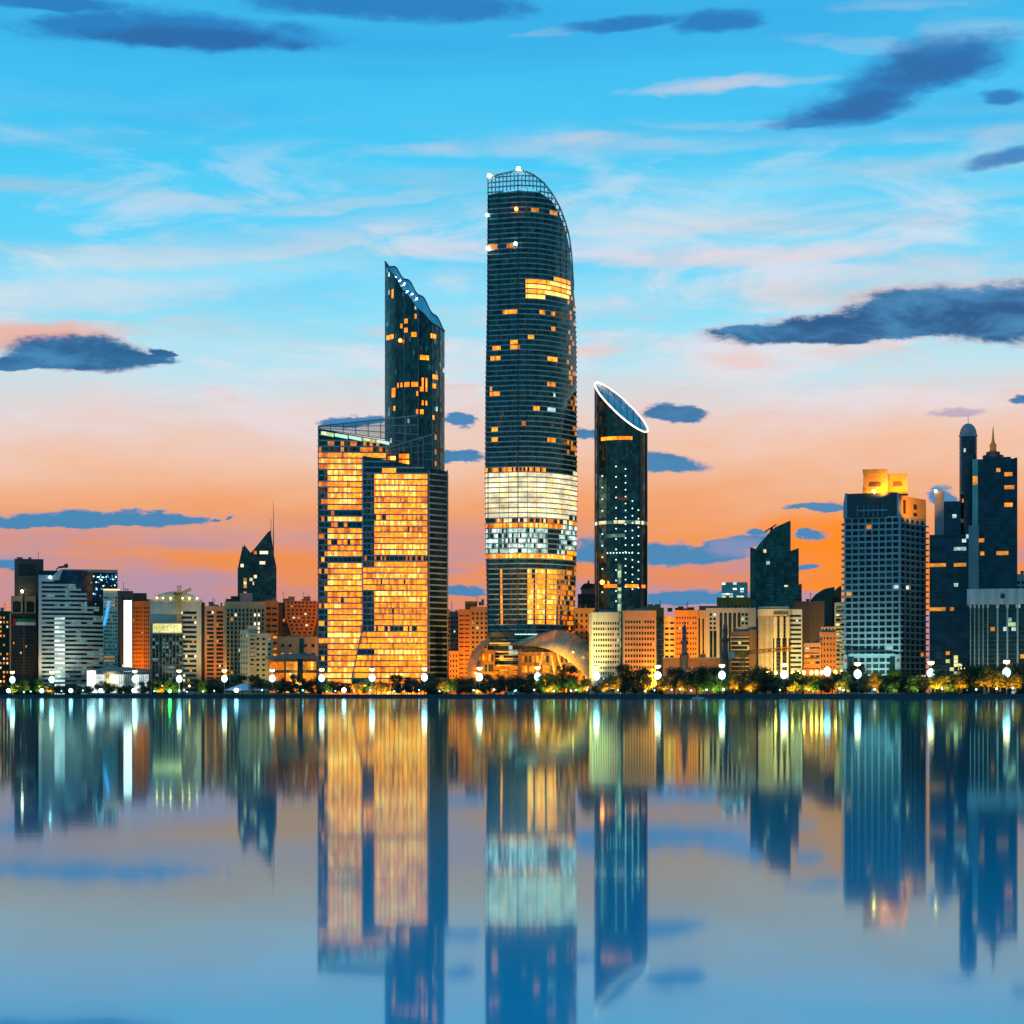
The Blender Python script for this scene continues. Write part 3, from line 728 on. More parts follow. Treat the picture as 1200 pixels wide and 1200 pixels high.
# --- shell roof
b = Bld('shell_pavilion', 'curved silver shell roof glowing amber underneath, at the foot of the tallest tower', 'pavilion', 546, 704, 104)
def shell(name, outer, inner, d0, d1, bulge, mat):
    n, k = len(outer), 10; mb = MB(); g = []
    for i in range(n):
        (a, c), (e, h) = outer[i], inner[i]; row = []
        for j in range(k + 1):
            t = j / k; d = d0 + (d1 - d0) * t - bulge * math.sin(PI * t) * math.sin(PI * (i + .4) / (n - .2)); px, py = a + (e - a) * t, c + (h - c) * t
            row.append((b.x(px, d), d, b.z(py, d)))
        g.append(row)
    nv = len(mb.v); mb.v += [p for r in g for p in r]; w = k + 1
    off = len(mb.v); mb.v += [(x, y + .5, z - .5) for x, y, z in mb.v[:off]]
    for i in range(n - 1):
        for j in range(k):
            q = (i * w + j, (i + 1) * w + j, (i + 1) * w + j + 1, i * w + j + 1); mb.f.append(q); mb.m.append(0)
            mb.f.append(tuple(off + v for v in reversed(q))); mb.m.append(1)
    o = mb.build(name, mat, b.o, smooth=True)
    for i in range(2, n - 1, 3):
        rb = MB()
        for j in range(k): rb.tube(tuple(Vector(g[i][j]) + Vector((0, -.3, .15))), tuple(Vector(g[i][j + 1]) + Vector((0, -.3, .15))), .16, .16, 4)
        rb.build('rib', 'metal', o)
    return o
ex = lambda pts, n: [(interp([(i / (len(pts) - 1), p[0]) for i, p in enumerate(pts)], t / n), interp([(i / (len(pts) - 1), p[1]) for i, p in enumerate(pts)], t / n)) for t in range(n + 1)]
shell('shell_roof', ex([(598, 754), (615, 748), (632, 742), (652, 738.5), (670, 741), (684, 750), (694, 763), (700, 778), (704, 797)], 40),
      ex([(598, 756), (615, 756), (630, 757), (643, 760), (656, 766), (668, 774), (680, 785), (690, 795), (698, 800)], 40), 26, -6, 9, ['shell', 'shell_lining'])
shell('shell_roof', ex([(574, 747), (566, 751), (557, 759), (550, 770), (547, 783), (549, 799)], 24), ex([(574, 752), (569, 757), (564, 764), (560, 774), (559, 785), (560, 799)], 24), 24, -2, 4, ['shell', 'shell_lining'])
pk = lambda i, j, n: [R.choice(['gold_dim', 'amber', 'gold', 'glass_deep', 'dim_room']) for _ in range(n)]
b.block(607, 690, 764, dy=14, dep=8, wall='bronze', front=dict(nx=9, nz=4, fx=.8, fz=.7, cells=2, pick=pk))
b.block(556, 580, 762, dy=22, dep=6, wall='bronze', front=dict(nx=3, nz=4, fx=.8, fz=.7, cells=2, pick=pk))
for (p, q), (r, t) in (((653, 766), (660, 790)), ((646, 768), (650, 792)), ((636, 764), (630, 790))):
    mb = MB(); mb.tube((b.x(p), 2, b.z(q)), (b.x(r), -2, b.z(t)), .6, .5); mb.build('strut', 'tan', b.o)
b.outline('lower_wing', [(654, 787), (672, 787), (690, 800), (660, 800)], -4, 6, 'orange_wall')
for p, q in ((649, 755), (671, 765), (694, 763)):
    mb = MB(); mb.ball((0, 0, 0), .8); mb.build('soffit_lamp', 'lamp_yellow', b.o, (b.x(p), -2 if p < 690 else 8, b.z(q)))
b.finish()

# --- blocks left of the tall tower
b = Bld('office_block', 'slim grey block beside the right edge of the golden block', 'building', 524, 538, 175)
b.block(524, 538, 716.5, dep=20, wall='grey', front=grid(4, 17, .05, fx=.6, fz=.5)); b.clutter(525, 537, 716.5, 0, 20, 2, 2); b.finish()
b = Bld('apartment_block', 'orange and beige stepped block just left of the tallest tower', 'building', 536, 571, 160)
b.block(537, 551, 714, dep=18, wall='orange_wall', front=dict(nx=2, nz=18, fx=.8, fz=.3, pick=lights(.05)))
b.block(551, 573, 711, dy=2, dep=18, wall='tan', front=dict(nx=4, nz=17, fx=.5, fz=.5, pick=lights(.05)))
b.block(545, 559, 704.5, 714, dy=5, dep=10, wall='orange_wall'); b.clutter(552, 570, 708, 4, 14, 3, 4); b.finish()
b = Bld('apartment_block', 'little orange block at the base of the slim grey block', 'building', 526, 537, 120)
b.block(526, 537, 763, dep=14, wall='orange_wall', front=grid(3, 8, .06, fx=.5)); b.clutter(527, 536, 763, 0, 14, 2, 2); b.finish()

# --- right of the tall tower
b = Bld('office_block', 'dark block with a pitched grey roof house behind the round slant topped tower', 'building', 677, 700, 250)
b.block(677, 702, 696, dep=22, wall='slab_dark', front=grid(5, 16, .03)); b.block(681, 698, 689, 697, dy=2, dep=16, wall='grey')
b.outline('roof', [(680, 689.4), (683, 685), (686, 683.5), (690, 683.5), (699, 684.5), (699, 689.4)], 1, 18, 'slab_dark'); b.outline('cap', [(688, 684), (689, 680), (690.5, 680), (691, 684)], 5, 9, 'slab_dark'); b.finish()
b = Bld('apartment_block', 'orange block half hidden between the tallest tower and the pale white block', 'building', 672, 697, 175)
b.block(672, 697, 712.5, dep=20, wall='orange_wall', front=grid(4, 14, .05, fx=.4)); b.clutter(674, 690, 712.5, 0, 20, 3, 3); b.finish()
def hotel(i, j, n):
    return [R.choice(['cream', 'amber', 'cool']) if R.random() < .05 else DARK for _ in range(n)]
for nm, p0, p1, pt, wl, dy, lab in (('hotel_block', 690, 727, 717.5, 'mint', 106, 'pale white block with rows of small dark windows right of the shell roof'),
                                    ('hotel_block', 727, 769, 715.5, 'tan', 110, 'tan block with rows of small dark windows below the round slant topped tower')):
    b = Bld(nm, lab, 'building', p0, p1, dy)
    lw = 3.5
    b.block(p0, p1, pt, dep=22, wall=wl, plan=[(p0 + lw, 0), (p1, 0), (p1, 22), (p0 + .5, 22)], left=grid(2, 13, .02, fx=.2),
            front=dict(nx=11, nz=13, fx=.66, fz=.5, mt=.1, pick=hotel))
    b.box('roof_sign', (p0 + p1) / 2 - 6, (p0 + p1) / 2 + 9, pt - 2.2, pt - .4, 4, 5, 'grey'); b.clutter(p0 + 4, p1 - 2, pt, 3, 15, 4, 3, 2); b.finish()
b = Bld('apartment_block', 'orange block with few windows rising behind the right end of the tan block', 'building', 748, 778, 150)
b.block(750, 778, 712, dep=20, wall='orange_wall', front=dict(nx=5, nz=9, fx=.3, fz=.45, mt=.08, pick=lights(.06, ('cream',)), skip=lambda i, j: j < 6)); b.clutter(752, 776, 712, 2, 16, 4, 3); b.finish()
b = Bld('glass_block', 'narrow dark glass block right of the tan block', 'building', 767, 779, 132)
b.curtain(b.rect(767, 779, 0, 16, 2.2), 731, None, 14, lambda px, py, f, i: 'cool_dim' if R.random() < .04 else 'glass_deep', slab=(.3, .15, 'slab_dark')); b.finish()

# ================================================================== round slant topped tower
b = Bld('round_tower', 'dark round tower with a slanted oval top outlined by a bright rim', 'skyscraper', 697, 759, 215)
rad = b.x(759) - b.x(728); NS = 44
pl = [(rad * math.cos(PI + 2 * PI * i / NS), rad * math.sin(PI + 2 * PI * i / NS)) for i in range(NS)]
topC = lambda x, y: b.z(477 + 27 * x / rad - 15.5 * y / rad)
RR = random.Random(8)
def pk(px, py, f, i):
    if 611 < py < 615: return 'cream' if RR.random() < .7 else 'cool_dim'
    if 511 < py < 514.5 and 701 < px < 740: return 'gold'
    if 627 < py < 630 and 712 < px < 732: return 'cool_dim'
    if 684 < py < 687.5 and 702 < px < 756: return 'gold' if RR.random() < .7 else 'glass_deep'
    if 724.8 < px < 727.5 and py > 660: return 'green_lit' if RR.random() < .5 else 'cool_dim'
    if 584 < py < 587 and 722 < px < 738: return 'dim_room'
    if 740 < px < 742.5 and py > 640 and RR.random() < .3: return 'amber'
    return RR.choice(['glass_deep', 'glass_deep', 'glass', 'glass_deep'])
b.curtain(pl, 449, None, 94, pk, top=topC, slab=None)
mb = MB()
for i in range(NS):
    a, c = pl[i], pl[(i + 1) % NS]; mb.tube((*a, topC(*a)), (*c, topC(*c)), .55, .55, 5)
mb.build('rim_light', 'rim_light', b.o)
for i in range(1, 22, 3):
    x, y = pl[i]; mb = MB(); mb.tube((x * 1.01, y * 1.01, 0), (x * 1.01, y * 1.01, topC(x, y) - .8), .28, .28, 4); mb.build('mullion', 'slab_dark', b.o)
for p, m in ((750.5, 'bronze'), (757.5, 'bronze')):
    x = b.x(p); y = -math.sqrt(max(0, rad * rad - x * x)); mb = MB(); mb.tube((x, y, 0), (x, y, topC(x, y) - 1), .7, .7, 5); mb.build('light_channel', 'bronze', b.o)
for k in range(7):
    t = -.72 + k * .24; yy = math.sqrt(1 - t * t) * .93; mb = MB(); mb.tube((t * rad, -yy * rad, topC(t * rad, -yy * rad) + .2), (t * rad, yy * rad, topC(t * rad, yy * rad) + .2), .22, .22, 4); mb.build('roof_rib', 'slab_dark', b.o)
dots = [(706, 560 + 13.5 * k) for k in range(11)] + [(722, 550 + 12 * k) for k in range(14)] + [(733, 553 + 8 * k) for k in range(18)] + [(741, 590 + 8.5 * k) for k in range(13)] + [(748, 600 + 10 * k) for k in range(10)] + [(712 + 3.6 * k, 650) for k in range(9)]
mb = MB(); mb.ball((0, 0, 0), .42, n=6); dm = mb.mesh('facade_lamp', ['dot_light'])
for p, q in dots:
    x = b.x(p); y = -math.sqrt(max(0, rad * rad - x * x)) - .4; link('facade_lamp', dm, b.o, (x, y, b.z(q)))
mb = MB(); mb.ball((0, 0, 0), 1.5); mb.build('beacon', 'lamp_red', b.o, (b.x(706), -18, b.z(684)))
b.finish()
# ================================================================== right of the round tower
b = Bld('apartment_block', 'bright orange block with olive left bay, behind the left grey stone minaret', 'building', 778, 820, 140)
b.block(791, 818, 715, dep=22, wall='orange_wall', front=dict(nx=8, nz=15, fx=.5, fz=.45, mt=.06, pick=lights(.06, ('amber', 'cream'))))
b.block(778, 791, 722, dy=2, dep=20, wall='olive', front=dict(nx=2, nz=13, fx=.75, fz=.4, pick=lights(.1, ('yellow_lit', 'amber')))); b.clutter(782, 815, 715, 3, 16, 5, 3, 2, 'umber'); b.finish()
b = Bld('office_block', 'wide grey block with tall dark arched bays and small arched windows', 'building', 812, 887, 165)
def skb(i, j): return False
b.block(812, 827, 715, dep=24, wall='tan', front=dict(nx=3, nz=1, fx=.4, fz=.9, pick=lights(0)))
b.block(827, 886, 712.5, dy=-.6, dep=24, wall='grey', front=dict(nx=1, nz=1, fx=.01, fz=.01))
for k in range(5):
    p = 843.2 + k * 5.3; w = 3.4
    q = [(p, 792), (p, 720)] + [(p + w / 2 - w / 2 * math.cos(PI * t / 6), 720 - 2.2 * math.sin(PI * t / 6)) for t in range(1, 6)] + [(p + w, 720), (p + w, 792)]
    b.outline('arched_bay', q, -.75, -.4, 'glass_dim')
    b.box('bay_rib', p + w / 2 - .2, p + w / 2 + .2, 720, 790, -.95, -.75, 'slab_dark')
for cx in (833, 837.4, 870.5, 874.8):
    for j in range(13):
        y = 719 + j * 5.2
        if cx < 840 and j > 3: continue
        q = [(cx - 1.5, y + 2.6), (cx - 1.5, y + .6), (cx - .8, y - .4), (cx + .8, y - .4), (cx + 1.5, y + .6), (cx + 1.5, y + 2.6)]
        b.outline('window', q, -.8, -.5, 'cool' if R.random() < .1 else 'glass_dim')
b.box('window_slot', 831.8, 835, 739, 790, -.9, -.5, 'glass_dim'); b.box('window_slot', 836.2, 839.6, 739, 790, -.9, -.5, 'glass_dim')
b.clutter(815, 880, 713, 3, 18, 6, 2.4, 2); b.finish()
b = Bld('office_block', 'small blue glass block with rows of tiny white lights, behind the arched grey block', 'building', 839, 878, 300)
b.block(840, 880, 700, dep=24, wall='orange_wall', front=grid(8, 8, .03, fx=.3)); 
b.curtain(b.rect(846, 876, 3, 18, 2.4), 682, 700, 6, lambda px, py, f, i: (R.choice(['cool', 'white_lit']) if R.random() < (.5 if f in (0, 1, 3) else .12) else 'glass_sky'), slab=(.5, .2, 'slab_teal'))
b.finish()
b = Bld('mosque_hall', 'low pale tan stone hall wall at the foot of the minarets', 'mosque', 777, 845, 84)
b.block(777, 843, 771.5, dep=14, wall='tan', front=dict(nx=8, nz=1, fx=.14, fz=.3, zshift=.1, pick=lights(.1))); b.box('roof_house', 819, 827, 766, 772, 2, 8, 'tan'); b.box('coping', 776.5, 843.5, 770.4, 772, -.6, 1, 'cream_wall'); b.finish()
def minaret(px, top, lab, dy):
    b = Bld('minaret', lab, 'minaret', px - 8, px + 8, dy, 'pair of stone minarets')
    H = b.z(top); u = H / 65
    mb = MB(); w = 3.3 * u; mb.box(-w, w, -w, w, 0, 17 * u); mb.box(-w * 1.2, w * 1.2, -w * 1.2, w * 1.2, 17 * u, 18 * u); mb.build('base', 'minaret', b.o)
    mb = MB(); mb.lathe([(2.8 * u, 18 * u), (2.6 * u, 30 * u), (3.0 * u, 31 * u), (3.9 * u, 32.6 * u)], 8); mb.build('shaft', 'minaret', b.o)
    mb = MB(); mb.lathe([(4.1 * u, 32.6 * u), (4.1 * u, 34.4 * u), (3.7 * u, 34.4 * u), (3.7 * u, 33 * u)], 12)
    for k in range(8): t = PI * k / 4; mb.box(3.9 * u * math.cos(t) - .25, 3.9 * u * math.cos(t) + .25, 3.9 * u * math.sin(t) - .25, 3.9 * u * math.sin(t) + .25, 34.4 * u, 35.4 * u)
    mb.build('balcony', 'minaret', b.o)
    mb = MB(); mb.lathe([(2.4 * u, 33 * u), (2.2 * u, 43 * u), (2.6 * u, 44 * u), (3.3 * u, 45.2 * u)], 10); mb.build('shaft', 'minaret', b.o)
    mb = MB(); mb.lathe([(3.4 * u, 45.2 * u), (3.4 * u, 47 * u), (3 * u, 47 * u), (3 * u, 46 * u)], 12); mb.build('balcony', 'minaret', b.o)
    mb = MB()
    for k in range(6): t = PI * k / 3; mb.tube((1.6 * u * math.cos(t), 1.6 * u * math.sin(t), 46 * u), (1.6 * u * math.cos(t), 1.6 * u * math.sin(t), 53 * u), .35 * u, .35 * u, 5)
    mb.lathe([(.8 * u, 46 * u), (.8 * u, 53 * u)], 8); mb.lathe([(2.3 * u, 53 * u), (2.3 * u, 54 * u), (1.8 * u, 54.5 * u)], 10); mb.build('lantern', 'minaret', b.o)
    mb = MB(); mb.lathe([(1.7 * u, 54.5 * u), (1.9 * u, 56 * u), (1.6 * u, 58 * u), (.8 * u, 60 * u), (.25 * u, 61.5 * u), (.3 * u, 62.4 * u), (.1 * u, 65 * u)], 10); mb.build('dome', 'minaret', b.o, smooth=True)
    for k in range(4):
        mb = MB(); a = 1.1 * u; mb.slabxz([(-a, 5 * u), (a, 5 * u), (a, 12 * u), (0, 14 * u), (-a, 12 * u)], -.1, .3)
        o = mb.build('niche', 'cool_dim' if k == 0 else 'glass_dim', b.o, (w * 1.03 * math.sin(k * PI / 2), -w * 1.03 * math.cos(k * PI / 2), 0)); o.rotation_euler.z = k * PI / 2
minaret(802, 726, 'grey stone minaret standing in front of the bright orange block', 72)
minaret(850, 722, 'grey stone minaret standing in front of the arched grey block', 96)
b = Bld('office_block', 'dark brown block with thin pale floor lines, behind the orange tower crane', 'building', 855, 890, 120)
b.block(856, 888, 740, dep=20, wall='umber', front=dict(nx=1, nz=11, fx=.96, fz=.66, cells=8, pick=lights(.08, ('cool_dim', 'yellow_lit'), (DARK, 'glass_dim'))))
b.box('stair_tower', 878, 887.5, 738, 800, -.9, 4, 'bronze'); b.block(862, 889, 734.5, 740, dy=2, dep=14, wall='concrete')
for j in range(11): b.box('floor_band', 856, 878, 746 + j * 4.9, 747 + j * 4.9, -.4, 0, 'cream_wall')
b.finish()

# --- cluster of dark slanted glass blades
b = Bld('blade_tower', 'dark teal glass tower of several slanted blades rising to a point', 'skyscraper', 878, 941, 330)
def blade(p0, p1, pts, d, dep, key, nf, pyt):
    tp = [(a, c) for a, c in pts]
    tf = lambda x, y: b.z(interp(tp, b.px(x, 0)))
    b.rect_roof(p0, p1, d, dep, tf, 'slab_dark')
    b.curtain(b.rect(p0, p1, d, dep, 2.6), pyt, None, nf, lambda px, py, f, i: R.choice(['cool', 'cream']) if R.random() < .006 else R.choice([key, key, key, 'glass_deep', 'glass']),
              top=tf, slab=(.2, .1, 'slab_dark'), roof=None)
blade(879, 892, [(879, 640), (887, 643), (892, 650)], 6, 20, 'glass', 40, 640)
blade(886, 899, [(886, 642), (893, 633), (899, 627)], 2, 24, 'glass_deep', 44, 626)
blade(898, 926.5, [(898, 627.5), (908, 618), (926.5, 610)], 0, 26, 'glass', 47, 609)
blade(910, 936, [(910, 653), (922, 648), (936, 643)], -6, 20, 'glass_deep', 40, 642)
blade(911, 939.5, [(911, 687), (936, 686), (939.5, 685)], -10, 16, 'glass', 28, 684)
mb = MB(); z = b.z(620); x = b.x(903); mb.tube((x - 4, 10, z - 1), (x + 4, 10, z + 4), .5); mb.tube((x, 10, z - 2), (x + 1, 10, z + 2), .9); mb.build('roof_crane', 'metal_dark', b.o)
b.finish()
b = Bld('office_block', 'cream block of tall vertical fins with a rounded top and scalloped band', 'building', 888, 927, 128)
mb = MB(); pl = [(b.x(888 + 19 * (1 - math.cos(PI * k / 12))), -3.5 * math.sin(PI * k / 12)) for k in range(13)]
pl2 = pl + [(pl[-1][0], 20), (pl[0][0], 20)]
b.curtain(pl2, 722, None, 22, lambda px, py, f, i: R.choice([DARK, DARK, DARK, 'dim_room']) if px > 905 or R.random() < .9 else 'cool_dim', slab=(.3, .05, 'slab_dark'))
mb.prism([(x * 1.02, y * 1.0 - .8) for x, y in pl] + [(pl[-1][0] * 1.02, 20), (pl[0][0] * 1.02, 20)], b.z(722), b.z(714)); mb.prism([(x * .93, y + .5) for x, y in pl] + [(pl[-1][0] * .93, 18), (pl[0][0] * .93, 18)], b.z(714), b.z(711)); mb.build('crown', 'cream_wall', b.o)
def on(px): return interp([(p[0], p[1]) for p in pl], b.x(px))
for k in range(15):
    p = 889 + k * 1.45 if k < 12 else 907.5 + (k - 12) * 7.2; w = .75 if k < 12 else 2.1
    mb = MB(); x = b.x(p); y = on(p); mb.box(x, x + b.mx * w, y - 1, y + .3, 0, b.z(722)); mb.build('fin', 'cream_wall', b.o)
    if k >= 12:
        mb = MB(); mb.box(x - .6, x + b.mx * w + .6, y - 1.2, y - .6, b.z(748), b.z(723)); mb.build('fin_panel', 'cream_wall', b.o)
for k in range(6):
    mb = MB(); p = 908 + k * 2.9; x = b.x(p); y = on(p); mb.slabxz([(x - .7, b.z(720.5)), (x + .7, b.z(720.5)), (x + .7, b.z(718)), (x, b.z(716.6)), (x - .7, b.z(718))], y - 1.4, y - .6); mb.build('crown_niche', 'umber', b.o)
b.finish()
b = Bld('residential_block', 'narrow white striped block between the cream finned block and the brown wall', 'building', 924, 942, 140)
b.block(925, 940, 714, dep=18, wall='white', front=dict(nx=1, nz=17, fx=.92, fz=.48, cells=4, pick=lights(.05, ('amber', 'cool'))), right=grid(2, 17)); b.clutter(926, 938, 714, 0, 18, 2, 2); b.finish()
b = Bld('office_block', 'blank dark brown walled block above the small tan block', 'building', 929, 967, 185)
b.block(930, 966, 704.5, dep=24, wall='brown', front=dict(nx=3, nz=1, fx=.03, fz=.9, pick=lights(0))); b.clutter(931, 960, 704.5, 2, 18, 3, 2.4, 1, 'umber'); b.finish()
b = Bld('glass_block', 'dark curved roof block leaning against the left side of the white grid tower', 'building', 949, 990, 260)
q = [(949, 704), (956, 696), (966, 690), (976, 688), (983, 687)]
b.curtain(b.rect(949, 978, 0, 24, 2.6), 687, None, 24, lambda px, py, f, i: 'cool' if R.random() < .01 else 'glass_deep', top=lambda x, y: b.z(interp(q, b.px(x, 0))), slab=(.3, .15, 'slab_dark'), roof=None); b.rect_roof(949, 978, 0, 24, lambda x, y: b.z(interp(q, b.px(x, 0))), 'slab_dark')
b.outline('end_wall', [(972, 800), (972, 700), (978, 692), (984, 687), (986, 687), (986, 800)], -1.5, 8, 'bronze'); b.box('window_slot', 975, 983, 700, 760, -1.9, -1.4, 'glass_dim'); b.finish()
b = Bld('residential_block', 'small tan block with balconies and warm lit rooms at the foot of the brown wall', 'building', 941, 963, 100)
b.block(942, 962, 753.5, dep=14, wall='tan', front=dict(nx=3, nz=7, fx=.8, fz=.45, pick=lights(.3, ('amber', 'cream', 'gold'), (DARK, 'dim_room'))))
for j in range(6): b.box('balcony', 943, 960, 760 + j * 6, 761.8 + j * 6, -1.3, 0, 'tan')
b.clutter(944, 961, 753.5, 0, 14, 2, 2); b.finish()
b = Bld('hotel_block', 'tan block dotted with small arched dark windows, left of the white grid tower', 'building', 959, 981, 112)
b.block(960, 980, 741, dep=16, wall='tan', front=dict(nx=5, nz=10, fx=.42, fz=.42, pick=lights(.06, ('amber',)))); b.block(962, 979, 734.5, 741, dy=2, dep=12, wall='cream_wall', front=grid(4, 1, .05, fx=.4)); b.finish()
b = Bld('residential_block', 'slim cream block with balconies tight against the white grid tower', 'building', 977, 991, 155)
b.block(978, 992, 706, dep=18, wall='cream_wall', front=dict(nx=2, nz=17, fx=.7, fz=.5, pick=lights(.12, ('amber', 'yellow_lit', 'cool'))))
for j in range(17): b.box('balcony', 980, 988, 713 + j * 5.1, 714.6 + j * 5.1, -1.2, 0, 'cream_wall')
b.finish()

# ================================================================== white grid tower
b = Bld('grid_tower', 'blue white gridded tower with a dark sloped crown and glowing amber boxes on its roof', 'skyscraper', 987, 1088, 105)
nfl = 33
gl = lights(.035, ('amber', 'cream', 'cool'), (DARK, DARK, 'glass_dim', 'glass_deep'))
b.block(988, 1055, 605, dep=30, wall='blue_white', plan=[(989, 4), (1055, -2), (1085, 30), (1000, 36)],
        front=dict(nx=8, nz=29, fx=.80, fz=.68, mx=.02, mt=.005, mb_=.01, rec=1.1, pick=gl),
        right=dict(nx=5, nz=29, fx=.86, fz=.68, mx=.02, mt=.005, mb_=.01, rec=1.1, pick=gl))
H = b.z(605); za = b.z(800)
for j in range(29):
    z = H * (.01 + .985 * (j + .02) / 29); mb = MB()
    mb.box(b.x(985.6), b.x(992), 3.2, 9, z - .5, z + .55); mb.build('balcony', 'blue_white', b.o)
    mb = MB(); A = (b.x(1055), -2); B2 = (b.x(1085, 30), 30); ux, uy = B2[0] - A[0], B2[1] - A[1]; l = math.hypot(ux, uy); ux /= l; uy /= l; nx_, ny_ = uy, -ux
    mb.prism([A, (A[0] + nx_ * 1.3, A[1] + ny_ * 1.3), (B2[0] + nx_ * 1.3 + ux * 1.2, B2[1] + ny_ * 1.3 + uy * 1.2), (B2[0] + ux * 1.2, B2[1] + uy * 1.2)], z - .35, z + .4); mb.build('balcony', 'grey', b.o)
cr = [(988.5, 606), (988.5, 588), (990, 578), (1050.5, 577), (1054, 588), (1055.5, 606)]
b.outline('crown', cr, -.6, 24, 'slab_dark')
for p, q in ((988, 992.5), (1051, 1055.6)):
    b.outline('crown_horn', [(p, 606), (p, 590), (p + (2.2 if p < 1000 else 0), 577), (q - (0 if p < 1000 else 2.2), 577), (q, 606)], -1.2, 2, 'blue_white')
for p in (1004, 1012, 1017.5, 1023, 1028, 1034): b.box('crown_rail', p, p + .7, 592, 605, -1.4, -.9, 'slab_teal')
b.box('crown_rail', 1004, 1040, 597, 598.4, -1.9, -1.4, 'slab_teal')
mb = MB(); A = (b.x(1056), -1.6); B2 = (b.x(1085, 29), 29)
mb.prism([A, B2, (B2[0] - 9, B2[1] + 4), (A[0] - 6, A[1] + 8)], H, b.z(581)); mb.build('crown_side', 'crown_paint', b.o)
for t, q0, q1, w in ((.12, 586, 602, 1.6), (.55, 589, 595, 2.2), (.55, 599, 603, 2.4)):
    mb = MB(); c = (A[0] + (B2[0] - A[0]) * t, A[1] + (B2[1] - A[1]) * t)
    ux, uy = (B2[0] - A[0]), (B2[1] - A[1]); l = math.hypot(ux, uy); ux /= l; uy /= l
    mb.prism([(c[0] - ux * w + uy * .25, c[1] - uy * w - ux * .25), (c[0] + ux * w + uy * .25, c[1] + uy * w - ux * .25), (c[0] + ux * w - uy * .5, c[1] + uy * w + ux * .5), (c[0] - ux * w - uy * .5, c[1] - uy * w + ux * .5)], b.z(q1), b.z(q0)); mb.build('crown_opening', 'dark', b.o)
for p0, p1, q0, q1, d in ((1011, 1040, 549.5, 579, 4), (1040.5, 1063, 555, 579, 12)):
    w = (p1 - p0); b.outline('roof_box', [(p0, q1), (p0 + .6, q0 + 6), (p0 - .3, q0), (p1 + .3, q0), (p1 - .6, q0 + 6), (p1 + 1, q1)], d, d + 12, 'crown_paint')
    b.outline('roof_box_frame', [(p0 - .3, q0), (p1 + .3, q0), (p1 - w * .16, q0 + 6.5), (p0 + w * .16, q0 + 6.5)], d - 1.4, d, 'crown_paint')
    b.outline('roof_box_louvre', [(p0 + w * .25, q1 - 9), (p0 + w * .25, q1 - 12.5), (p0 + w * .33, q1 - 14.5), (p0 + w * .66, q1 - 14.5), (p0 + w * .74, q1 - 12.5), (p0 + w * .74, q1 - 9)], d - .4, d, 'bronze')
mb = MB(); mb.ball((0, 0, 0), .9); mb.build('roof_lamp', 'lamp_yellow', b.o, (b.x(1024), -1, b.z(575.5)))
for p0, p1 in ((988, 994.5), (1049, 1055.5)):
    b.outline('portal_frame', [(p0, 800), (p0, 767), (p1, 767), (p1 if p0 < 1000 else p1 - .5, 800)], 1.6 if p0 < 1000 else -4, 4 if p0 < 1000 else -1.5, 'blue_white')
    c = (p0 + p1) / 2; b.outline('portal_emblem', [(c + 2 * math.cos(t * PI / 4), 774 + 2.2 * math.sin(t * PI / 4)) for t in range(8)], 1.2 if p0 < 1000 else -4.4, 1.6 if p0 < 1000 else -4, 'flag_red')
b.box('portal_frame', 994.5, 1049, 766, 769, -3.6, -1, 'blue_white')
b.box('portal_glass', 994.5, 1000.5, 769, 800, -1.2, -.6, 'glass_deep'); b.box('portal_glass', 1043, 1049, 769, 800, -3.2, -2.4, 'glass_deep')
b.finish()

# ================================================================== navy complex at right
b = Bld('navy_tower', 'dark navy tower complex with a domed round shaft and a small golden spire', 'skyscraper', 1088, 1191, 165)
NR = random.Random(4)
def nv(rows, p=.012):
    def f(px, py, f_, i):
        for (a, c, d, e, k, pr) in rows:
            if a <= px <= c and d <= py <= e and NR.random() < pr: return k
        return NR.choice(['amber', 'cool']) if NR.random() < p else 'glass_navy'
    return f
b.curtain(b.rect(1089, 1137, 0, 26, 2.2), 626, None, 40, nv([(1089, 1107, 660, 665, 'amber', .85), (1116, 1134, 660, 665, 'amber', .85), (1118, 1134, 638, 642.5, 'cool', .8), (1090, 1125, 712, 717, 'amber', .75), (1093, 1097, 690, 693.5, 'amber', .9), (1108, 1125, 768, 795, 'yellow_lit', .35)]), slab=(.3, .08, 'slab_dark'))
b.block(1095, 1106, 575, dy=8, dep=12, wall='grey', front=None)
b.curtain(b.rect(1106, 1126, 10, 16, 2.2), 585, None, 46, nv([(1106, 1108, 612, 620, 'amber', .8)], .02), slab=(.3, .08, 'slab_dark'))
r = b.x(1145) - b.x(1134.5); cx = b.x(1134.5); pl = [(cx + r * math.cos(PI + 2 * PI * i / 24), 16 + r * math.sin(PI + 2 * PI * i / 24)) for i in range(24)]
b.curtain(pl, 507, None, 62, nv([], .004), slab=(.25, .08, 'slab_dark'))
mb = MB(); z = b.z(507); mb.lathe([(r * 1.05, z - .5), (r * 1.05, z + .7)] + [(r * .97 * math.cos(PI / 2 * k / 7) + .05, z + .7 + r * 1.35 * math.sin(PI / 2 * k / 7)) for k in range(8)] + [(.2, z + r * 1.5 + 1), (.1, z + r * 1.5 + 5)], 24, cx, 16); mb.build('dome', 'grey', b.o, smooth=True)
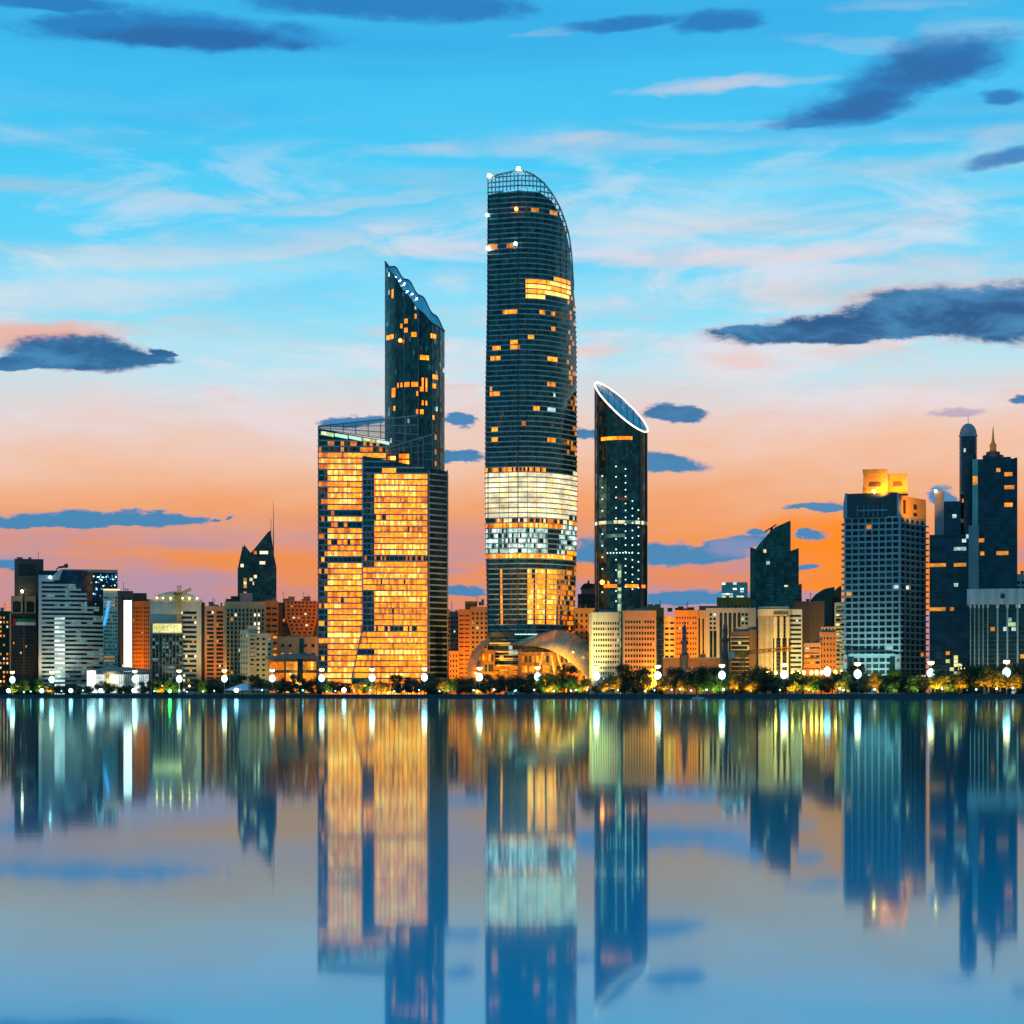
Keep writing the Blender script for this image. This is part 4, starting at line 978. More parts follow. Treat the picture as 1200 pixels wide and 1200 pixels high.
b.curtain(b.rect(1144, 1191, 4, 28, 2.2), 537.5, None, 54, nv([(1178, 1188, 556, 561, 'amber', .7), (1179, 1190, 570, 576, 'amber', .8), (1176, 1188, 592, 597, 'gold', .8), (1164, 1188, 645, 650, 'amber', .8), (1164, 1168, 675, 679, 'amber', .9), (1146, 1153, 632, 634.5, 'amber', .9), (1146, 1153, 639, 641.5, 'yellow_lit', .9), (1146, 1153, 646, 648.5, 'amber', .9)], .01), slab=(.3, .08, 'slab_dark'))
b.box('corner_notch', 1188.5, 1192, 537.5, 800, 3.4, 20, 'glass_navy'); b.box('lift_shaft', 1139.5, 1146, 538, 800, 2, 12, 'glass_sky'); b.box('lift_shaft_light', 1140, 1145.5, 558, 568, 1.6, 2.1, 'amber')
mb = MB(); x = b.x(1164); z = b.z(537.5, 10); mb.lathe([(6, z - 1), (6, z + 2), (4, z + 2), (4, z + 4)], 10, x, 14); mb.build('spire_base', 'slab_dark', b.o)
mb = MB(); mb.lathe([(2, z + 4), (1.7, z + 7), (2.2, z + 7.4), (.9, z + 10), (.6, z + 13), (.15, z + 19)], 8, x, 14); mb.build('spire', 'crown_paint', b.o)
b.box('pale_shaft', 1135, 1147, 616, 700, -5, 4, 'grey'); mb = MB(); mb.ball((0, 0, 0), .8); mb.build('roof_lamp', 'lamp_warm', b.o, (b.x(1096), 7, b.z(573)))
b.clutter(1150, 1188, 537.5, 6, 20, 3, 2, 0, 'slab_dark'); b.finish()
b = Bld('bank_block', 'block with a pale scalloped crown above tall white columns at the right edge', 'building', 1133, 1240, 108)
b.curtain(b.rect(1136, 1240, 0, 24, 2.2), 707, None, 20, lambda px, py, f, i: (R.choice(['cool_dim', 'cool', 'amber']) if R.random() < .045 else ('green_lit' if 1182 < px < 1190 and f == 15 else 'glass_deep')), slab=(.35, .1, 'slab_dark'))
mb = MB(); q = []
for k in range(9 * 6 + 1):
    p = 1133 + k * 107 / 54; q.append((b.x(p), -1.6 - 1.8 * abs(math.sin(PI * k / 6))))
mb.prism(q + [(b.x(1240), 20), (b.x(1133), 20)], b.z(708), b.z(690)); mb.build('crown', 'white', b.o)
b.box('crown_emblem', 1172.5, 1177.5, 696, 701, -4, -3, 'dark')
for k, p in enumerate((1136.5, 1141.5, 1146.5, 1151.5, 1157, 1168, 1179.5, 1191.5, 1203, 1215, 1227)):
    w = .9 if k < 5 else 2; b.box('column', p, p + w, 708, 802, -1.5, -.3, 'blue_white'); b.box('column_capital', p - .8, p + w + .8, 708, 712, -1.9, -.2, 'white')
b.finish()
b = Bld('office_block', 'low dark block peeping above the scalloped crown at the right edge', 'building', 1189, 1230, 260)
b.block(1190, 1230, 672.5, dep=20, wall='slab_teal', front=grid(8, 22, .05)); b.clutter(1191, 1215, 672.5, 0, 20, 3, 3, 1, 'slab_dark'); b.finish()

# ================================================================== cranes, tent, kiosk and gate
def crane(name, lab, px, pyt, pyb, jibs, dist, mat, k=1.):
    b = Bld(name, lab, 'crane', px - 10, px + 10, dist); X, Z = b.x, b.z
    def truss(a, c, w, n, nm):
        a, c = Vector(a), Vector(c); mb = MB(); d = (c - a).normalized(); u = Vector((0, 1, 0)); v = d.cross(u)
        cs = [u * w + v * w, u * w - v * w, u * -w - v * w, u * -w + v * w]
        for q in cs: mb.tube(a + q, c + q, .28 * k, .28 * k, 4)
        for i in range(n):
            p, r = a + (c - a) * i / n, a + (c - a) * (i + 1) / n
            for j in range(4): mb.tube(p + cs[j], r + cs[(j + 1) % 4], .2 * k, .2 * k, 3)
        mb.build(nm, mat, b.o)
    truss((X(px), 0, 0 if pyb is None else Z(pyb)), (X(px), 0, Z(pyt)), 1 * k, 12, 'mast')
    for (p, q, r, t, nm) in jibs: truss((X(p), 0, Z(q)), (X(r), 0, Z(t)), .7 * k, 8, nm)
    return b
b = crane('tower_crane', 'yellow tower crane rising over the white block with the vaulted roof', 210, 686, 728, [(207, 698, 224, 690, 'jib'), (204, 695, 210, 699, 'counter_jib')], 113, 'yellow_paint', 1.25)
mb = MB(); mb.box(-1.6, 1.6, -1.4, 1.4, -1.6, 1.6); mb.build('cab', 'yellow_paint', b.o, (b.x(207.5), -1, b.z(700)))
b = crane('tower_crane', 'orange tower crane with a level jib in front of the brown and cream blocks', 870.5, 764, None, [(870, 765, 926, 760, 'jib'), (856, 765, 870, 765, 'counter_jib')], 82, 'orange_paint', 1.3)
mb = MB(); mb.box(-2, 2, -1.5, 1.5, -2.2, 1.6); mb.build('counterweight', 'white', b.o, (b.x(857.5), 0, b.z(767)))
mb = MB(); mb.box(-1.3, 1.3, -1.4, 1.4, -1.4, 1.4); mb.build('cab', 'orange_paint', b.o, (b.x(872.5), -1.6, b.z(767)))
b = Bld('marquee', 'white peaked tent by the waterfront behind the trees, left of the golden block', 'tent', 262, 324, 12)
mb = MB(); X, Z = b.x, b.z
rid = [(X(283), 9, Z(801)), (X(304), 9, Z(801))]; ev = [(X(262), 0, Z(809)), (X(324), 0, Z(809)), (X(324), 18, Z(809)), (X(262), 18, Z(809))]
mb.poly([ev[0], ev[1], rid[1], rid[0]]); mb.poly([ev[1], ev[2], rid[1]]); mb.poly([ev[2], ev[3], rid[0], rid[1]]); mb.poly([ev[3], ev[0], rid[0]]); mb.build('canopy', 'canvas', b.o)
mb = MB(); mb.box(X(263), X(323), .4, 17, Z(809.3), Z(808.7)); mb.build('valance', 'canvas', b.o)
for p in (263.5, 278, 293, 308, 322.5):
    mb = MB(); mb.tube((X(p), .5, 0), (X(p), .5, Z(809)), .14); mb.build('pole', 'metal', b.o)
b = Bld('kiosk', 'low dark waterfront kiosk with a flat roof, below the foot of the tallest tower', 'kiosk', 590, 608, 6)
b.block(591, 606, 811.5, dep=5, wall='hull', front=dict(nx=5, nz=1, fx=.7, fz=.4, pick=lights(.6, ('cool', 'cool_dim'))))
b.box('roof', 590, 608, 810.4, 811.6, -1, 6, 'slab_teal'); b.box('awning', 600, 615, 812, 812.5, -2.4, -1, 'slab_teal'); b.finish()
b = Bld('entrance_gate', 'glowing warm white gate of flat topped posts right of the white grid tower', 'gate', 1073, 1085, 58)
for p in (1077, 1080.8): b.box('post', p, p + 1.6, 793, 806, 0, .9, 'lamp_warmwhite') if 'lamp_warmwhite' in M else b.box('post', p, p + 1.6, 793, 806, 0, .9, 'edge_warm')
b.box('crossbar', 1073.5, 1085, 791.4, 793, -.1, 1, 'edge_warm')
b = Bld('entrance_gate', 'slim white gate frame beside the yellow tree at the right end of the shell roof', 'gate', 692, 702, 30)
for p in (695.5, 698.6): b.box('post', p, p + .9, 795, 808, 0, .7, 'white')
b.box('crossbar', 689, 700, 794, 795.2, -.1, .8, 'white')
# ================================================================== water, ground, sea wall
def ring(x0, x1, y0, y1, z, name, mat, kind='structure'):
    mb = MB(); mb.poly([(x0, y0, z), (x1, y0, z), (x1, y1, z), (x0, y1, z)]); return tag(mb.build(name, mat), kind=kind)
def sp(px, d=0):
    Y = shore(px) + d; return ((px - 600) / F * shore(px) + 0 * d, Y)
line = [(-14000, 1650), (-3000, 1640), (-1200, 1630)] + [sp(p) for p in range(-290, 1491, 40)] + [(1200, 860), (3000, 850), (14000, 840)]
water_m, nt, bs, L = newmat('water')
def water():
    out = nt.nodes['Material Output']
    g = node(nt, 'ShaderNodeBsdfAnisotropic') if False else nt.nodes.new('ShaderNodeBsdfGlossy')
    g.inputs['Color'].default_value = WATER_TINT; g.inputs['Roughness'].default_value = WATER_ROUGH
    n1 = node(nt, 'ShaderNodeTexNoise', Scale=1, Detail=2, Roughness=.5); L(pos_map(nt, (.05, .35, 1)), n1.inputs['Vector'])
    bp = node(nt, 'ShaderNodeBump', Strength=1, Distance=WATER_BUMP); L(n1.outputs['Fac'], bp.inputs['Height']); 
    n2 = node(nt, 'ShaderNodeTexNoise', Scale=1, Detail=2, Roughness=.55); L(pos_map(nt, (.22, 2.6, 1)), n2.inputs['Vector'])
    b2 = node(nt, 'ShaderNodeBump', Strength=1, Distance=.00022); L(n2.outputs['Fac'], b2.inputs['Height']); L(bp.outputs[0], b2.inputs['Normal']); L(b2.outputs[0], g.inputs['Normal'])
    d = node(nt, 'ShaderNodeBsdfDiffuse', Color=(.0, .57, .76, 1))
    fr = node(nt, 'ShaderNodeFresnel', IOR=1.33); fm = node(nt, 'ShaderNodeMapRange', i1=.40, i2=.80, i3=.36, i4=.96); L(fr.outputs[0], fm.inputs[0])
    mx = nt.nodes.new('ShaderNodeMixShader'); L(fm.outputs[0], mx.inputs[0]); L(d.outputs[0], mx.inputs[1]); L(g.outputs[0], mx.inputs[2]); L(mx.outputs[0], out.inputs[0])
WATER_TINT, WATER_ROUGH, WATER_BUMP = (.48, .93, 1, 1), .044, .0009
water()
ring(-14000, 14000, -3000, 2000, 0, 'water', 'water')
mb = MB(); mb.poly([(x, y, G) for x, y in line] + [(14000, 45000, G), (-14000, 45000, G)]); tag(mb.build('ground', 'soil'), kind='structure')
mb = MB()
for (a, c), (e, h) in zip(line, line[1:]): mb.poly([(a, c + 1.2, G + .01), (e, h + 1.2, G + .01), (e, h + 9, G + .01), (a, c + 9, G + .01)])
tag(mb.build('promenade', 'paving'), kind='structure')
mb = MB()
for (a, c), (e, h) in zip(line, line[1:]): mb.poly([(a, c + 34, G + .01), (e, h + 34, G + .01), (e, h + 56, G + .01), (a, c + 56, G + .01)])
tag(mb.build('road', 'asphalt'), kind='structure')
mb = MB()
for (a, c), (e, h) in zip(line, line[1:]):
    for z0, z1, y0, y1 in ((-1, G + .02, 0, .9), (G + .02, G + .55, .15, .6)):
        mb.poly([(a, c + y0, z0), (e, h + y0, z0), (e, h + y0, z1), (a, c + y0, z1)]); mb.poly([(a, c + y0, z1), (e, h + y0, z1), (e, h + y1, z1), (a, c + y1, z1)])
        mb.poly([(e, h + y1, z0), (a, c + y1, z0), (a, c + y1, z1), (e, h + y1, z1)])
tag(mb.build('sea_wall', 'concrete_dark' if 'concrete_dark' in M else 'rock'), 'long low dark sea wall along the waterfront below the trees', 'sea wall')
mb = MB(); RK = random.Random(2)
for k in range(230):
    t = RK.random(); px = 1122 + 130 * t; y = 905 + RK.uniform(-6, 6) - 14 * t; x = (px - 600) / F * y; s_ = RK.uniform(.5, 1.2) * (.5 + t)
    k0 = len(mb.v); mb.lathe([(s_ * 1.2, -.5), (s_ * RK.uniform(.8, 1.1), .1 * s_), (s_ * RK.uniform(.3, .6), .35 * s_ + .1)], 6, x, y)
tag(mb.build('breakwater', 'rock'), 'low dark rock spit in the water at the right edge', 'breakwater')
b = Bld('small_boat', 'small pale moored boat against the sea wall, below the cream finned block', 'boat', 812, 824, -6)
b.o.location.z = 0
mb = MB(); l = 3.4
for s0, s1, z0, z1 in ((.75, 1, -.3, .75),):
    bt = [(-l * .9, -.7), (l * .4, -.8), (l * .85, 0), (l * .4, .8), (-l * .9, .7)]; tp_ = [(-l, -1), (l * .5, -1.1), (l * 1.1, 0), (l * .5, 1.1), (-l, 1)]
    mb.prism(bt, z0, z1, 0, tp_)
mb.build('hull', 'canvas', b.o)
mb = MB(); mb.prism([(-1.4, -.6), (.9, -.6), (.9, .6), (-1.4, .6)], .752, 1.7, 0, [(-1.2, -.5), (.4, -.5), (.4, .5), (-1.2, .5)]); mb.build('cabin', 'grey', b.o)

# ================================================================== where things stand, in words
WHERE = [(12, 'far left dark block'), (46, 'arched crown tower'), (100, 'striped office block'), (140, 'blue swoosh block'), (180, 'finned pavilion'), (236, 'scaffolded white block'), (264, 'salmon block'),
         (312, 'olive block'), (372, 'low amber lit block'), (424, 'left golden half'), (503, 'right golden half'), (530, 'golden block right edge'), (570, 'orange beige stepped block'), (625, 'tallest tower'),
         (700, 'shell roof'), (727, 'pale white hotel'), (772, 'tan hotel'), (795, 'bright orange block'), (845, 'minarets'), (888, 'orange crane'), (927, 'cream finned block'), (962, 'brown wall'),
         (988, 'dotted tan block'), (1056, 'white grid tower'), (1092, 'grid tower side'), (1135, 'navy tower'), (1300, 'scalloped crown block')]
def where(px): return next(w for e, w in WHERE if px <= e)
ORD = ['leftmost', 'second from left', 'third from left', 'fourth from left', 'fifth from left', 'sixth from left', 'seventh from left', 'eighth from left', 'ninth from left', 'tenth from left', 'eleventh from left', 'twelfth from left', 'thirteenth from left', 'fourteenth from left', 'fifteenth from left']
pending = []
def name_all():
    by = {}
    for px, o, base in pending: by.setdefault((base, where(px)), []).append((px, o))
    for (base, w), l in by.items():
        l.sort(key=lambda t: t[0])
        for k, (px, o) in enumerate(l):
            o['label'] = '%s before the %s' % (base, w) + ('' if len(l) == 1 else ', %s' % (ORD[k] if k < len(l) - 1 or len(l) == 2 and k == 0 else 'rightmost') )
def at_px(px, d): Y = shore(px) + d; return ((px - 600) / F * Y, Y, G)

# ---- tall twin lamp masts
def mast():
    o = thing('lamp_mast', 'x', 'street lamp', (0, 0, 0), 0, 'tall double lamp masts along the waterfront road')
    mb = MB(); mb.tube((0, 0, 0), (0, 0, 17.4), .3, .16, 8); mb.lathe([(.6, 0), (.6, .5), (.34, .8)], 8); mb.build('pole', 'metal', o)
    mb = MB(); mb.lathe([(.2, 17.2), (1.8, 17.5), (1.8, 17.8), (.5, 18.3), (.1, 18.6)], 10); mb.build('hood', 'metal', o)
    mb = MB(); mb.lathe([(.35, 15.9), (1.25, 16.2), (1.6, 16.8), (1.6, 17.5)], 10); mb.build('lamp_head', 'lamp_warm', o)
    mb = MB(); mb.lathe([(.3, 9), (1.2, 9.4), (1.9, 10.5), (2.05, 11.5), (1.8, 12.6), (1.1, 13.5), (.3, 13.8)], 12); mb.build('lantern', 'lamp_cool', o, smooth=True)
    return o
mast0 = None
for px in (14.5, 60.5, 107.5, 158, 210, 263, 319, 377, 436, 497.3, 562, 630, 699, 771, 846, 919, 1005, 1091, 1179.5):
    if mast0 is None: o = mast0 = mast()
    else: o = copy_thing(mast0)
    o.location = at_px(px, 13); k = interp([(14, 1.0), (1180, .97)], px); o.scale = (k, k, k)
    pending.append((px, o, 'tall double lamp mast'))
# ---- promenade lamps
def globe(name, lab_group, h, r, key):
    o = thing(name, 'x', 'street lamp', (0, 0, 0), 0, lab_group)
    mb = MB(); mb.tube((0, 0, 0), (0, 0, h), .12, .08, 6); mb.lathe([(.28, 0), (.28, .3), (.14, .5)], 6); mb.build('pole', 'metal_dark', o)
    mb = MB(); mb.lathe([(r * .5, h - .04), (r * .55, h + .1)], 8); mb.build('collar', 'metal_dark', o)
    mb = MB(); mb.ball((0, 0, h + .1 + r), r, n=8); mb.build('globe', key, o, smooth=True)
    return o
big = globe('promenade_lamp', 'bright white promenade lamps at the water edge', 1.7, 1.5, 'lamp_white')
for n_, px in enumerate((10, 49, 83, 118, 157, 277, 403)):
    o = big if n_ == 0 else copy_thing(big); o.location = at_px(px, 4); pending.append((px, o, 'big bright white promenade lamp'))
o = globe('promenade_lamp', 'bright white promenade lamps at the water edge', 1.6, 1.1, 'lamp_green'); o.location = at_px(199, 4); o['label'] = 'green glowing promenade lamp at the water edge'
sm = globe('garden_lamp', 'small white globe lamps among the trees', 2.6, .5, 'lamp_cool')
SMALL = [28, 36, 72, 97, 136, 181, 210, 219, 238, 251, 307, 326, 340, 355, 383, 393, 415, 434, 462, 474, 491, 515, 525, 555, 579, 603, 604.5, 626, 649, 669, 675, 688, 707, 724, 740, 756, 767, 787, 797, 810, 828, 848, 880, 914, 948, 984, 988, 1025, 1104, 1134, 1144, 1168, 1187]
for n_, px in enumerate(SMALL):
    o = sm if n_ == 0 else copy_thing(sm); k = .6 + .65 * ((n_ * 37 + 11) % 17) / 16; o.scale = (k, k, .75 + .3 * ((n_ * 23) % 7) / 6); o.location = at_px(px, 7 + (n_ * 7 % 5)); pending.append((px, o, 'small white globe lamp'))
warm = globe('garden_lamp', 'warm yellow lamps hidden between the trees', 7.2, .75, 'lamp_yellow')
WARM = [(22, 30), (46, 30), (190, 22), (222, 24), (305, 40), (330, 40), (388, 46), (398, 50), (418, 44), (428, 48), (444, 40), (451, 40), (521, 24), (640, 20), (687, 18), (712, 18), (722, 22), (757, 18), (779, 18), (862, 30), (879, 24), (888, 40), (900, 34), (909, 40), (929, 40), (936, 36), (942, 40), (951, 46), (957, 40), (963, 46), (979, 40), (986, 44), (1027, 24), (1098, 26), (1106, 26), (1122, 24), (1128, 30), (1158, 26), (1176, 26)]
for n_, (px, d) in enumerate(WARM):
    o = warm if n_ == 0 else copy_thing(warm); o.location = at_px(px, d); k = 1.15 if 880 < px < 990 else .8; o.scale = (k, k, k * (1.35 if k > 1 else 1)); pending.append((px, o, 'warm yellow globe lamp among trees'))
arm0 = None
for n_, px in enumerate((554, 1124, 1153.5)):
    if not arm0:
        arm0 = o = thing('street_lamp', 'x', 'street lamp', (0, 0, 0), 0, 'curved arm street lamps')
        mb = MB(); mb.tube((0, 0, 0), (0, 0, 13), .3, .2, 6); mb.tube((0, 0, 13), (1.6, 0, 14.2), .2, .16, 6); mb.build('pole', 'canvas', o)
        mb = MB(); mb.box(1.2, 2.8, -.4, .4, 13.9, 14.4); mb.build('lamp_head', 'lamp_warm', o)
    else: o = copy_thing(arm0)
    o.location = at_px(px, 60); pending.append((px, o, 'lit street lamp with short curved arm'))
o = globe('big_lantern', 'x', 7.5, 1.9, 'lamp_cool'); o.scale = (1, 1, 1.35); o.location = at_px(969.5, 26); o['group'] = 'lanterns'; o['label'] = 'largest oval white lantern before the dotted tan block'; del o['group']

# ---- trees
def leafmat(key, c):
    m, nt, b, L = newmat(key)
    n1 = node(nt, 'ShaderNodeTexNoise', Scale=.5, Detail=3); L(pos_map(nt, (1, 1, 1)), n1.inputs['Vector'])
    rm = node(nt, 'ShaderNodeMix', _data_type='RGBA'); L(n1.outputs['Fac'], rm.inputs[0]); rm.inputs[6].default_value = (c[0] * .5, c[1] * .55, c[2] * .5, 1); rm.inputs[7].default_value = (c[0] * 1.5, c[1] * 1.4, c[2] * 1.3, 1)
    L(rm.outputs[2], b.inputs['Base Color']); b.inputs['Roughness'].default_value = .6
    tl = nt.nodes.new('ShaderNodeBsdfTranslucent'); L(rm.outputs[2], tl.inputs[0]); mx = node(nt, 'ShaderNodeMixShader', Fac=.35); L(b.outputs[0], mx.inputs[1]); L(tl.outputs[0], mx.inputs[2]); L(mx.outputs[0], nt.nodes['Material Output'].inputs[0])
leafmat('leaf_dark', (.04, .075, .035)); leafmat('leaf_green', (.08, .15, .03)); leafmat('leaf_lamplit', (.22, .20, .035))  # the last leaf colour has yellow lamplight worked into it
def tree(kind, seed, h, w, leaf, nleaf, trunk_h):
    r = random.Random(seed); o = thing(kind, 'x', 'tree', (0, 0, 0), 0, 'trees along the waterfront')
    tb = MB(); p = Vector((0, 0, 0)); q = Vector((r.uniform(-.3, .3), r.uniform(-.3, .3), trunk_h)); tb.tube(p, q, .3, .2, 7)
    cl = []
    for k in range(15):
        a = r.uniform(0, 2 * PI); e = r.uniform(0, 1); rr = w * .5 * (r.uniform(.25, 1) ** .7) * math.sqrt(max(.15, 1 - (e - .35) ** 2 * 1.5))
        c = Vector((rr * math.cos(a) * .8, rr * math.sin(a) * .8, trunk_h + (h - trunk_h) * (.1 + .78 * e))); cl.append((c, r.uniform(.16, .27) * w))
        tb.tube(q, q + (c - q) * .75, .12, .04, 4)
    tb.build('trunk', 'bark', o)
    cb = MB()
    for k in range(nleaf):
        c, rad = r.choice(cl); d = Vector((r.gauss(0, 1), r.gauss(0, 1), r.gauss(0, .8))).normalized() * rad * r.uniform(.35, 1.08); p = c + d
        n = (d.normalized() + Vector((r.uniform(-.8, .8), r.uniform(-.8, .8), r.uniform(-.4, .9)))).normalized(); u = n.orthogonal().normalized(); v = n.cross(u); t = r.uniform(0, 6.28)
        u, v = u * math.cos(t) + v * math.sin(t), v * math.cos(t) - u * math.sin(t); s_ = r.uniform(.22, .5)
        cb.poly([p - u * s_, p - v * s_ * .55, p + u * s_, p + v * s_ * .55])
    cb.build('crown', leaf, o); return o
PROTO = {'dark': [tree('broad_tree', 1, 11, 11, 'leaf_dark', 2200, 2.6), tree('broad_tree', 2, 12, 9.5, 'leaf_dark', 2200, 3), tree('broad_tree', 3, 9.5, 11.5, 'leaf_dark', 2200, 2.4)],
         'green': [tree('broad_tree', 4, 9.5, 10, 'leaf_green', 2000, 2.2), tree('broad_tree', 5, 11, 9, 'leaf_green', 2000, 2.6)],
         'pale': [tree('small_tree', 6, 7.5, 7, 'leaf_lamplit', 1500, 2.2), tree('small_tree', 7, 8.5, 6, 'leaf_lamplit', 1500, 2.4)],
         'bush': [tree('clipped_tree', 8, 5.4, 6.5, 'leaf_dark', 1500, 1.5)]}
PALE = []
used = set()
def fill_uplight(px, dist, col, watts):  # added bare spot without a fitting, put in to brighten one tree
    l = bpy.data.lights.new('tree_fill_spot', 'SPOT'); l.energy = watts; l.color = lin(col); l.spot_size = math.radians(80); l.spot_blend = .7; l.shadow_soft_size = .3
    o = bpy.data.objects.new('tree_fill_spot', l); COL.objects.link(o); o.location = at_px(px, dist); o.location.z = G + .4
    o.rotation_euler = Vector((0, .75, .66)).to_track_quat('-Z', 'Y').to_euler()
TX = random.Random(21)
WORDS = {'dark': 'dark broad tree', 'green': 'lit green tree', 'pale': 'small yellow lit tree', 'bush': 'low round dark tree'}
def plant(kind, px, d, k=1.):
    pr = TX.choice(PROTO[kind])
    if pr.name in used: o = copy_thing(pr)
    else: o = pr; used.add(pr.name)
    o.location = at_px(px, d); o.rotation_euler.z = TX.uniform(0, 6.28); o.scale = (k * TX.uniform(.9, 1.1), k * TX.uniform(.9, 1.1), k * TX.uniform(.92, 1.12))
    pending.append((px, o, WORDS[kind]))
for px, k in [(4, .8), (22, .8), (33, .9), (60, .7), (72, .8), (88, .8), (104, .7), (119, .95), (131, .9), (146, .7), (165, .75), (176, .8), (229, .95), (245, .95), (254, 1.1), (263, 1.1), (273, 1.1), (284, 1.05), (297, 1.1), (309, 1.1), (323, 1.05), (334, 1.1), (347, 1.1), (358, 1.1), (369, 1.15), (380, 1),
              (395, .95), (405, .9), (446, 1), (459, 1.15), (470, 1.1), (482, 1.15), (493, 1.2), (503, 1.2), (511, 1.1), (536, 1.1), (546, 1.05), (556, 1.15), (568, 1.1), (580, 1.15), (592, 1.15), (604, 1.1), (617, 1.2), (655, 1.35), (665, 1.3), (718, 1.2), (732, 1.35), (742, 1.45), (752, 1.35), (790, 1.35), (803, 1.3), (816, 1.5), (828, 1.35), (838, 1.3), (850, 1.25), (864, 1.0), (886, 1.5), (897, 1.6), (908, 1.2), (925, 1.1), (940, 1), (962, 1.1), (975, 1.2), (990, 1.25), (1003, 1.2), (1016, 1.1), (1040, 1.1), (1055, 1.15), (1068, 1.1), (1085, 1.0), (1112, 1.0), (1137, 1.5), (1147, 1.45), (1168, 1.2), (1180, 1.25), (1193, 1.2), (1206, 1.2), (-8, .8)]:
    plant('dark', px, TX.uniform(17, 27), k)
for px, k in [(16, .9), (29, .95), (46, 1.0), (184, 1.0), (197, .95), (205, .8), (238, .95), (386, 1.0), (431, .9), (528, 1.0), (640, 1.3), (650, 1.25), (670, 1.15), (680, 1.1), (824, 1.2), (838, 1.1), (846, 1.0), (933, 1.1), (955, 1.1), (992, 1.0), (1048, 1.2), (1073, 1.1), (1099, 1.1), (1114, 1.1)]:
    plant('green', px, TX.uniform(12, 14), k); fill_uplight(px, 5, (235, 255, 120), 8500)
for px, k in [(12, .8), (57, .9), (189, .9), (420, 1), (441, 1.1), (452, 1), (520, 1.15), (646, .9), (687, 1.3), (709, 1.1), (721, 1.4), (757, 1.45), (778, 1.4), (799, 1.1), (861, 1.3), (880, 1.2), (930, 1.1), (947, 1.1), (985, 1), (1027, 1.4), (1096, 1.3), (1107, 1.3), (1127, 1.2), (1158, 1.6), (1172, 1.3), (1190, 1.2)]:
    plant('pale', px, TX.uniform(9, 11), k); fill_uplight(px, 3.6, (255, 180, 45), 19000); PALE.append(px)
for px in [66, 80, 93, 128, 140, 152, 170, 243, 258, 330, 340, 352, 364, 376, 390, 407, 418, 429, 442, 465, 478, 489, 500, 512, 540, 552, 566, 586, 599, 612, 622, 634, 698, 732, 744, 768, 858, 870, 882, 894, 905, 917, 928, 941, 966, 978, 1000, 1012, 1024, 1036, 1047, 1062, 1077, 1090, 1103, 1117, 1130, 1142, 1153, 1165, 1176, 1189, 1203]:
    if min(abs(px - q) for q in PALE) > 7: plant('bush', px, TX.uniform(9.5, 13), TX.uniform(.85, 1.15))
for l in PROTO.values():
    for pr in l:
        if pr.name not in used:
            for c in list(pr.children): bpy.data.objects.remove(c)
            bpy.data.objects.remove(pr)
name_all()

# ================================================================== floodlights on facades
AM, WM, CW = (255, 158, 46), (255, 212, 118), (238, 240, 208)
for px, d, py, c, w in [(30, 135, 740, AM, 14e3), (62, 150, 720, CW, 34e3), (95, 150, 735, CW, 26e3), (130, 112, 740, WM, 30e3), (167, 160, 740, AM, 65e3), (205, 118, 740, CW, 40e3), (250, 140, 750, AM, 36e3), (288, 132, 740, WM, 60e3), (300, 96, 765, WM, 16e3), (319, 150, 740, AM, 50e3), (350, 170, 730, AM, 75e3),
                        (350, 128, 760, WM, 20e3), (552, 160, 745, AM, 50e3), (531, 120, 775, AM, 22e3), (685, 175, 745, AM, 40e3), (708, 106, 750, CW, 15e3), (748, 110, 750, AM, 60e3), (765, 150, 725, AM, 70e3), (805, 140, 745, AM, 75e3), (850, 165, 745, WM, 50e3), (805, 84, 780, AM, 16e3), (905, 128, 750, WM, 50e3), (932, 140, 750, WM, 26e3), (948, 185, 760, WM, 30e3),
                        (952, 100, 775, AM, 26e3), (970, 112, 770, AM, 34e3), (985, 155, 750, WM, 26e3), (875, 120, 765, AM, 14e3), (1020, 105, 760, (185, 238, 235), 34e3), (1170, 108, 740, CW, 26e3), (675, 104, 755, WM, 150e3), (640, 104, 765, AM, 110e3), (558, 104, 775, AM, 120e3)]:
    flood(px, d, py, c, w * (2.2 if c != CW else 1.15))
def roof_spot(px, d, py, tx, td, ty, col, watts, ang=100):
    l = bpy.data.lights.new('roof_floodlight', 'SPOT'); l.energy = watts; l.color = lin(col); l.shadow_soft_size = .4; l.spot_size = math.radians(ang); l.spot_blend = .6
    o = bpy.data.objects.new('roof_floodlight', l); COL.objects.link(o)
    W = lambda px, d, py: Vector(((px - 600) / F * (shore(px) + d), shore(px) + d, CAM + (HZ - py) / F * (shore(px) + d)))
    p, t = W(px, d, py), W(tx, td, ty); o.location = p; o.rotation_euler = (t - p).to_track_quat('-Z', 'Y').to_euler()
roof_spot(1025, 99.2, 577, 1025, 106, 561, AM, 24e3, 140); roof_spot(1036, 99.5, 577, 1028, 108, 558, AM, 12e3, 140); roof_spot(1050, 111, 576, 1051, 118, 562, AM, 18e3, 120); roof_spot(1074, 92, 612, 1072, 122, 592, AM, 130e3, 40); roof_spot(655, 104, 794, 660, 116, 748, AM, 60e3, 130); roof_spot(682, 100, 797, 684, 114, 765, AM, 40e3, 130); roof_spot(564, 112, 797, 560, 124, 765, AM, 40e3, 130); roof_spot(1164, 166, 536, 1164, 179, 520, AM, 5e3, 60)

